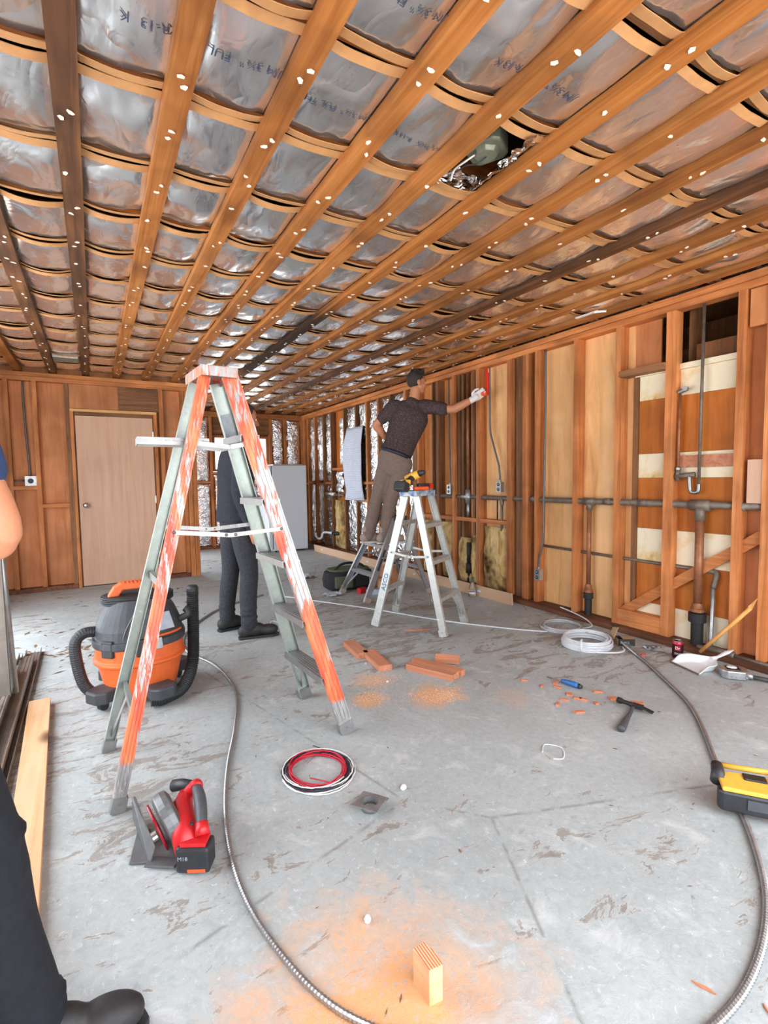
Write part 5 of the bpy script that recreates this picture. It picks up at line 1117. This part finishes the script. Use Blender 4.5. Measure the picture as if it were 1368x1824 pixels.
def head(mb, c, fwd, up, s=1.0):
    """skull, jaw, nose, ears, brow, neck root; returns placement function"""
    fwd = V(fwd).normalized(); up = V(up); up = (up-fwd*up.dot(fwd)).normalized(); lf = up.cross(fwd); R = Matrix((fwd, lf, up)).transposed(); c = V(c)
    P = lambda x, y, z: c+R @ (V((x, y, z))*s)
    mb.ell(P(-.012,0,.035), (.098*s,.076*s,.085*s), R); mb.ell(P(.022,0,-.02), (.070*s,.062*s,.085*s), R)
    mb.ell(P(.048,0,-.072), (.038*s,.040*s,.030*s), R); mb.ell(P(.068,0,.028), (.022*s,.052*s,.018*s), R)
    limb(mb, [(P(.082,0,.016),.009*s),(P(.098,0,-.012),.011*s),(P(.104,0,-.024),.014*s)], 10, 3)
    for sg in (-1, 1):
        mb.ell(P(.094,sg*.011,-.027), (.010*s,.009*s,.008*s), R); mb.ell(P(-.006,sg*.076,-.005), (.020*s,.009*s,.030*s), R)
        mb.ell(P(.058,sg*.038,-.018), (.026*s,.022*s,.022*s), R)
    mb.ell(P(.080,0,-.052), (.014*s,.026*s,.007*s), R); mb.ell(P(.079,0,-.062), (.013*s,.022*s,.007*s), R)
    return P, R
def face(root, P, R, s, body):
    for sg in (-1, 1):
        wb(MB().ell(P(.076,sg*.030,.006), (.009*s,.012*s,.008*s), R, 10, 8), root, 'eye', 'wire_white', body, smooth=True); wb(MB().ell(P(.083,sg*.030,.006), (.004*s,.005*s,.005*s), R, 8, 6), root, 'iris', 'eye_dark', body, smooth=True)
        wb(MB().tube([P(.086,sg*.016,.027), P(.085,sg*.032,.033), P(.074,sg*.05,.027)], .0045*s, 6), root, 'eyebrow', 'hair', body, smooth=True)
    wb(MB().ell(P(.087,0,-.057), (.008*s,.022*s,.005*s), R, 10, 6), root, 'lips', 'lip', body, smooth=True)
def hand(mb, wrist, d, pn, side, curl=.6, s=1.0, spread=.012):
    """palm along d, palm normal pn, thumb on the side given"""
    wrist = V(wrist); d = V(d).normalized(); pn = V(pn); pn = (pn-d*pn.dot(d)).normalized(); w = d.cross(pn)*side
    R = Matrix((d, w, pn)).transposed(); c = wrist+d*.048*s
    mb.ell(c, (.055*s,.042*s,.017*s), R, 14, 10); mb.ell(wrist+d*.06*s, (.045*s,.040*s,.015*s), R, 12, 8)
    for k, (off, L) in enumerate(((.031,.070),(.011,.080),(-.010,.074),(-.029,.058))):
        p = wrist+d*.088*s+w*off*s; ds = d.copy(); js = [(p-d*.02*s, .0095*s)]
        for q, seg in enumerate((.45,.32,.23)):
            an = curl*(q+.55); dq = (d*math.cos(an)+pn*math.sin(an)); p = p+dq*(L*seg*s)+w*off*spread; js.append((p.copy(), (.0092-.0010*q)*s))
        limb(mb, js, 10, 3)
    p = wrist+d*.025*s+w*.034*s
    limb(mb, [(wrist+d*.012*s+w*.018*s,.014*s), (p+w*.012*s+pn*.006*s,.013*s), (p+d*.034*s+w*.024*s+pn*.018*s,.0105*s), (p+d*.058*s+w*.016*s+pn*.032*s,.009*s)], 10, 3)
def boot(mb, ankle, d, L=.27, h=.10, sole=0., w=.047):
    ankle = V(ankle); d = V((d[0], d[1], 0)).normalized(); z0 = sole; A = V((ankle.x, ankle.y, z0)); R = Matrix((d, V((-d.y,d.x,0)), V((0,0,1)))).transposed()
    mb.ell(A+d*-.045+V((0,0,.045)), (.052,.044,.050), R); mb.ell(A+d*.03+V((0,0,.052)), (.088,.046,.054), R); mb.ell(A+d*(L-.145)+V((0,0,.038)), (.080,w,.044), R)
    limb(mb, [(A+d*-.015+V((0,0,.05)),.046), (ankle+d*-.012+V((0,0,.02)),.047), (ankle+d*-.015+V((0,0,h-.02)),.052)], 14, 3)
def sole(root, ankle, d, L, z, mat, parent, w=.044, t=.02):
    d = V((d[0], d[1], 0)).normalized(); R = Matrix((d, V((-d.y,d.x,0)), V((0,0,1)))).transposed(); A = V((ankle[0], ankle[1], z+t/2))
    pr = [(-.092,-.02),(-.08,-.034),(-.03,-.034),(.06,-.040),(L-.12,-w),(L-.075,-.026),(L-.065,0),(L-.075,.026),(L-.12,w),(.06,.040),(-.03,.034),(-.08,.034),(-.092,.02)]
    wb(MB().prism(pr, t, A, R), root, 'sole', mat, parent, bevel=.004)

# --- man in brown shirt on the low ladder, seen from behind, reaching to the wall
pr_ = empty('person', (2.52, 4.55, .542)); tag(pr_, 'man in brown t-shirt and taupe trousers on the low ladder reaching to the wall', 'person')
hipc = V((2.70,4.46,1.43)); chest = V((2.84,4.42,1.80)); neck = V((2.895,4.40,2.02)); hd = V((2.935,4.39,2.185))
shL, shR = V((2.715,4.52,1.945)), V((3.015,4.33,1.945)); elL, wrL = V((2.585,4.64,1.77)), V((2.735,4.63,1.60)); elR, wrR = V((3.19,4.13,1.905)), V((3.358,3.985,2.005))
b = MB()
P1, R1 = head(b, hd, (.97,-.20,-.04), (-.02,.02,1), .98)
limb(b, [(chest+V((.0,.0,.1)),.08),(neck+V((0,0,-.02)),.060),(hd+V((-.015,.0,-.06)),.056)], 14, 4)
limb(b, [(hipc,.075),(chest,.085),(chest+V((.02,0,.10)),.075)], 16, 4)
limb(b, [(shL,.055),(shL.lerp(elL,.5),.046),(elL,.040),(elL.lerp(wrL,.35),.041),(wrL,.026)], 14, 5); hand(b, wrL, (.6,-.1,-.5), (-.1,-.9,0), 1, .4)
limb(b, [(shR,.058),(shR.lerp(elR,.5),.047),(elR,.041),(elR.lerp(wrR,.35)+V((0,0,-.004)),.043),(wrR,.028)], 14, 5)
body1 = pbody(b, 'body', 'skin', pr_, .007, 3); face(pr_, P1, R1, .98, body1)
b = MB()   # hair
b.ell(P1(-.022,0,.048), (.096,.080,.085), R1); b.ell(P1(-.034,0,.005), (.074,.073,.055), R1); b.ell(P1(.01,0,.10), (.075,.055,.038), R1)
for k in range(14): b.ell(P1(-.05+.009*k, .03*math.sin(k*2.1), .118+.012*math.sin(k*1.3)), (.022,.022,.026), R1, 8, 6)
hm = skin_over(b, .007, 2); keep = []
hv = [V(v) for v in hm.v]
def hair_ok(p):
    q = R1.transposed() @ (p-hd); return not (q.x > .045 and q.z < .068) and not (q.x > .012 and q.z < .0) and q.z > -.055
hm.f = [f for f in hm.f if all(hair_ok(hv[i]) for i in f)]
wb(hm, pr_, 'hair', 'hair', smooth=True)
b = MB()   # t-shirt
side = (shR-shL).normalized()
up_ = (chest-hipc).normalized(); s2 = (side-up_*side.dot(up_)).normalized(); f2 = up_.cross(s2)
loft(b, [(hipc+V((.012,0,.05)),.172,.128), (hipc.lerp(chest,.25),.164,.120), (hipc.lerp(chest,.55),.170,.118), (chest,.194,.122), (chest+V((.02,-.01,.08)),.196,.110), (chest+V((.035,-.01,.14)),.160,.085), (chest+V((.045,-.01,.18)),.10,.07)], s2, f2)
limb(b, [(shL+side*.03+V((0,0,.01)),.075),(shL,.074),(shL.lerp(elL,.35),.066),(shL.lerp(elL,.62),.062)], 14, 4)
limb(b, [(shR-side*.03,.078),(shR,.078),(shR.lerp(elR,.35),.070),(shR.lerp(elR,.62)+V((0,0,-.01)),.070)], 14, 4)
limb(b, [(neck+V((-.02,0,-.055)),.085),(neck+V((0,0,-.02)),.064)], 14, 3)
pbody(b, 't_shirt', 'shirt_heather', pr_, .010, 4)
hpL, hpR = V((2.655,4.535,1.38)), V((2.765,4.405,1.36)); kL, kR = V((2.553,4.60,.985)), V((2.64,4.47,.965)); anL, anR = V((2.47,4.63,.635)), V((2.585,4.48,.62))
b = MB()   # trousers
R_ = Matrix.Rotation(math.atan2(side.y, side.x), 3, 'Z')
loft(b, [(hipc+V((.015,0,.065)),.158,.114), (hipc,.166,.120), (hipc+V((-.012,.005,-.08)),.172,.124), (hipc+V((-.02,.008,-.15)),.165,.115), (hipc+V((-.03,.01,-.20)),.10,.08)], s2, f2)
for h_, k_, a_ in ((hpL, kL, anL), (hpR, kR, anR)): limb(b, [(h_,.098),(h_.lerp(k_,.5),.088),(k_,.070),(k_.lerp(a_,.4),.070),(a_+V((0,0,.02)),.062),(a_+V((0,0,-.01)),.064)], 16, 4)
for k in range(5):
    for a_, k_ in ((anL, kL), (anR, kR)): b.ell(a_.lerp(k_, .02+.09*k)+V((.01*math.sin(k*2.), -.01, 0)), (.066+.004*math.sin(k*3.),.064,.016), None, 14, 6)
pbody(b, 'trousers', 'trousers_taupe', pr_, .010, 3)
up_ = (chest-hipc).normalized(); s2 = (side-up_*side.dot(up_)).normalized(); f2 = up_.cross(s2)
bc = hipc+V((.009,0,.035)); rg = [bc+s2*math.cos(t_*math.pi/14)*.163+f2*math.sin(t_*math.pi/14)*.119 for t_ in range(28)]
mb = MB(); n = 28
for z_ in (-.019, .019):
    for ex in (0, .006): mb.v += [tuple(p+up_*z_+(p-bc).normalized()*ex) for p in rg]
for i in range(n):
    j = (i+1) % n; mb.f += [(i, j, n+j, n+i), (2*n+i, 3*n+i, 3*n+j, 2*n+j), (n+i, n+j, 3*n+j, 3*n+i), (i, 2*n+i, 2*n+j, j)]
wb(mb, pr_, 'belt', 'belt_navy', smooth=True)
for an, d_ in ((anL, (.95,-.25)), (anR, (.95,-.25))):
    b = MB(); boot(b, (an.x, an.y, .645), d_, .27, .06, .558); sh_ = pbody(b, 'shoe', 'shoe_tan', pr_, .008, 2); sole(pr_, (an.x, an.y), d_, .27, .5445, 'sole_white', sh_)
b = MB()   # gloved hand closed round the level
hand(b, wrR+V((-.012,.010,-.008)), (.75,-.35,.56), (-.35,-.85,.1), -1, .95, 1.08); limb(b, [(wrR+V((-.03,.025,-.02)),.034),(wrR+V((.01,-.01,.008)),.032)], 14, 3)
pbody(b, 'work_glove', 'glove_white', pr_, .005, 2)
b = MB(); b.ell(V((3.425,3.925,2.045)), (.030,.030,.024), None, 12, 8); wb(b, pr_, 'glove_palm', 'glove_orange', smooth=True)
lv = empty('spirit_level', (3.452,3.905,2.03)); tag(lv, 'red torpedo level held upright against the stud by the gloved hand', 'level')
wb(MB().box((3.452,3.905,2.165), (.022,.034,.27)), lv, 'body', 'level_red', bevel=.003); wb(MB().box((3.452,3.888,2.27), (.014,.004,.04)), lv, 'vial', 'tool_yellow')

# --- man in black behind the tall ladder, facing right
pr_ = empty('person', (1.0, 4.02, 0)); tag(pr_, 'person in black jacket, dark jeans and black boots standing behind the tall ladder', 'person')
anA, anB = V((1.0,3.84,.11)), V((.905,4.15,.11)); kA, kB = V((1.02,3.90,.50)), V((.93,4.12,.50)); hA, hB = V((.975,3.93,.90)), V((.95,4.10,.90)); pel = V((.955,4.01,.96)); ch = V((.985,4.01,1.36)); nk = V((1.02,4.01,1.54)); hd = V((1.055,4.0,1.695))
b = MB(); P2, R2 = head(b, hd, (.985,-.05,-.16), (.16,0,.98), .98)
limb(b, [(ch+V((0,0,.08)),.09),(nk,.060),(hd+V((-.02,0,-.05)),.055)], 14, 4); limb(b, [(pel,.08),(ch,.09)], 16, 4)
shA, eA, wA = V((.985,3.82,1.43)), V((.94,3.78,1.13)), V((1.02,3.77,.86)); shB, eB, wB = V((.985,4.20,1.43)), V((1.02,4.24,1.14)), V((1.12,4.16,1.05))
limb(b, [(shA,.05),(eA,.04),(wA,.027)], 12, 4); hand(b, wA, (.25,0,-.95), (.5,.85,.1), 1, .5); limb(b, [(shB,.05),(eB,.04),(wB,.027)], 12, 4); hand(b, wB, (.9,-.3,.1), (0,-.8,-.5), -1, .7)
body2 = pbody(b, 'body', 'skin_b', pr_, .007, 3); face(pr_, P2, R2, .98, body2)
b = MB(); b.ell(P2(-.02,0,.05), (.098,.080,.082), R2); b.ell(P2(-.03,0,.0), (.078,.077,.065), R2); hm = skin_over(b, .008, 2); hv = [V(v) for v in hm.v]
hm.f = [f for f in hm.f if all(not ((R2.transposed() @ (hv[i]-hd)).x > .04 and (R2.transposed() @ (hv[i]-hd)).z < .075) for i in f)]; wb(hm, pr_, 'hair', 'hair', smooth=True)
b = MB()
loft(b, [(V((.95,4.01,.90)),.140,.190), (V((.955,4.01,1.0)),.136,.184), (V((.962,4.01,1.14)),.134,.182), (V((.975,4.01,1.30)),.142,.198), (V((.988,4.01,1.42)),.130,.200), (V((1.0,4.01,1.49)),.10,.15), (V((1.01,4.01,1.53)),.08,.09)], V((1,0,0)), V((0,1,0)))
limb(b, [(shA+V((0,.03,.01)),.080),(shA,.080),(shA.lerp(eA,.5),.070),(eA,.064),(eA.lerp(wA,.5),.058),(wA.lerp(eA,.08),.050)], 14, 4); limb(b, [(shB,.080),(eB,.064),(wB,.048)], 14, 4); limb(b, [(nk+V((-.02,0,-.05)),.085),(nk+V((-.005,0,.01)),.070)], 14, 3)
pbody(b, 'jacket', 'jacket_navy', pr_, .010, 4)
b = MB(); b.ell(pel+V((0,0,-.03)), (.115,.165,.11), None, 18, 10)
for h_, k_, a_ in ((hA, kA, anA), (hB, kB, anB)): limb(b, [(h_,.098),(h_.lerp(k_,.5),.088),(k_,.070),(k_.lerp(a_,.45)+V((-.012,0,0)),.068),(a_+V((-.01,0,.05)),.060),(a_+V((-.01,0,.0)),.062)], 16, 4)
for k in range(4):
    for a_ in (anA, anB): b.ell(a_+V((-.008+.008*math.sin(k*2.2), -.006, .02+.035*k)), (.065,.064,.014), None, 14, 6)
pbody(b, 'jeans', 'denim_dark', pr_, .010, 3)
for an, d_ in ((anA, (1.0,-.12)), (anB, (.97,.2))):
    b = MB(); boot(b, (an.x, an.y, .10), d_, .28, .09, .014); bt = pbody(b, 'boot', 'boot_black', pr_, .008, 2); sole(pr_, (an.x, an.y), d_, .285, 0, 'black_rubber', bt)
    dd_ = V((d_[0], d_[1], 0)).normalized(); pp = V((-dd_.y, dd_.x, 0))
    for k in range(4): c = V((an.x, an.y, .095-.012*k))+dd_*(.045+.02*k); wb(MB().tube([c-pp*.022+V((0,0,-.004)), c+V((0,0,.004)), c+pp*.022+V((0,0,-.004))], .003, 6), pr_, 'lace', 'black_rubber', bt, smooth=True)

# --- person cropped by the left edge
pr_ = empty('person', (-.33, 1.22, 0)); tag(pr_, 'person in dark jeans cut off by the left edge, elbow and leg showing', 'person')
anA, kA, hA = V((-.165,1.21,.11)), V((-.225,1.20,.50)), V((-.34,1.22,.90)); anB, kB, hB = V((-.52,1.33,.11)), V((-.50,1.32,.50)), V((-.46,1.26,.90)); pel = V((-.40,1.24,.98)); ch = V((-.42,1.24,1.34)); nk = V((-.42,1.24,1.53)); hd = V((-.42,1.26,1.69))
b = MB(); P3, R3 = head(b, hd, (.5,.8,-.2), (0,0,1), 1.0)
limb(b, [(ch,.10),(nk,.060),(hd+V((0,-.01,-.05)),.055)], 14, 4); limb(b, [(pel,.08),(ch,.09)], 16, 4)
shA, eA, wA = V((-.255,1.22,1.40)), V((-.165,1.20,1.125)), V((-.34,1.36,1.08)); shB, eB, wB = V((-.60,1.24,1.40)), V((-.68,1.22,1.12)), V((-.52,1.40,1.06))
limb(b, [(shA,.058),(shA.lerp(eA,.5),.050),(eA,.043),(eA.lerp(wA,.4),.044),(wA,.028)], 14, 5); hand(b, wA, (-.6,.6,-.1), (0,.3,-.9), 1, .7)
limb(b, [(shB,.058),(eB,.043),(wB,.028)], 14, 5); hand(b, wB, (.6,.6,-.1), (0,.3,-.9), -1, .7)
body3 = pbody(b, 'body', 'skin', pr_, .007, 3); face(pr_, P3, R3, 1.0, body3)
b = MB(); b.ell(P3(-.02,0,.05), (.098,.080,.082), R3); b.ell(P3(-.03,0,.0), (.078,.077,.065), R3); hm = skin_over(b, .008, 2); hv = [V(v) for v in hm.v]
hm.f = [f for f in hm.f if all(not ((R3.transposed() @ (hv[i]-hd)).x > .04 and (R3.transposed() @ (hv[i]-hd)).z < .075) for i in f)]; wb(hm, pr_, 'hair', 'hair', smooth=True)
b = MB()
loft(b, [(pel+V((0,0,-.06)),.172,.125), (pel.lerp(ch,.4),.165,.12), (pel.lerp(ch,.8),.18,.125), (ch+V((0,0,.06)),.185,.115), (ch+V((0,0,.13)),.15,.09), (ch+V((0,0,.17)),.09,.07)], V((1,0,0)), V((0,1,0)))
limb(b, [(shA,.078),(shA.lerp(eA,.3),.070),(shA.lerp(eA,.55),.066)], 14, 4); limb(b, [(shB,.078),(shB.lerp(eB,.55),.066)], 14, 4); limb(b, [(nk+V((0,0,-.06)),.085),(nk+V((0,0,-.01)),.066)], 14, 3)
pbody(b, 'shirt', 'shirt_blue', pr_, .010, 4)
b = MB(); b.ell(pel+V((0,0,-.05)), (.165,.12,.11), None, 18, 10)
for h_, k_, a_ in ((hA, kA, anA), (hB, kB, anB)): limb(b, [(h_,.098),(h_.lerp(k_,.5),.088),(k_,.074),(k_.lerp(a_,.45)+V((-.012,0,0)),.074),(a_+V((-.01,0,.05)),.068),(a_+V((-.01,0,-.02)),.072)], 16, 4)
for k in range(2): b.ell(kA+V((.004,0,.03-.07*k)), (.077,.077,.022), None, 14, 6)
for k in range(3): b.ell(anA+V((-.004,0,-.02+.03*k)), (.075,.074,.012), None, 14, 6)
pbody(b, 'jeans', 'denim_black', pr_, .010, 3)
for an, d_ in ((anA, (1.0,-.10)), (anB, (.9,.4))):
    b = MB(); boot(b, (an.x, an.y, .10), d_, .28, .09, .014); bt = pbody(b, 'boot', 'boot_black', pr_, .008, 2); sole(pr_, (an.x, an.y), d_, .285, 0, 'black_rubber', bt)
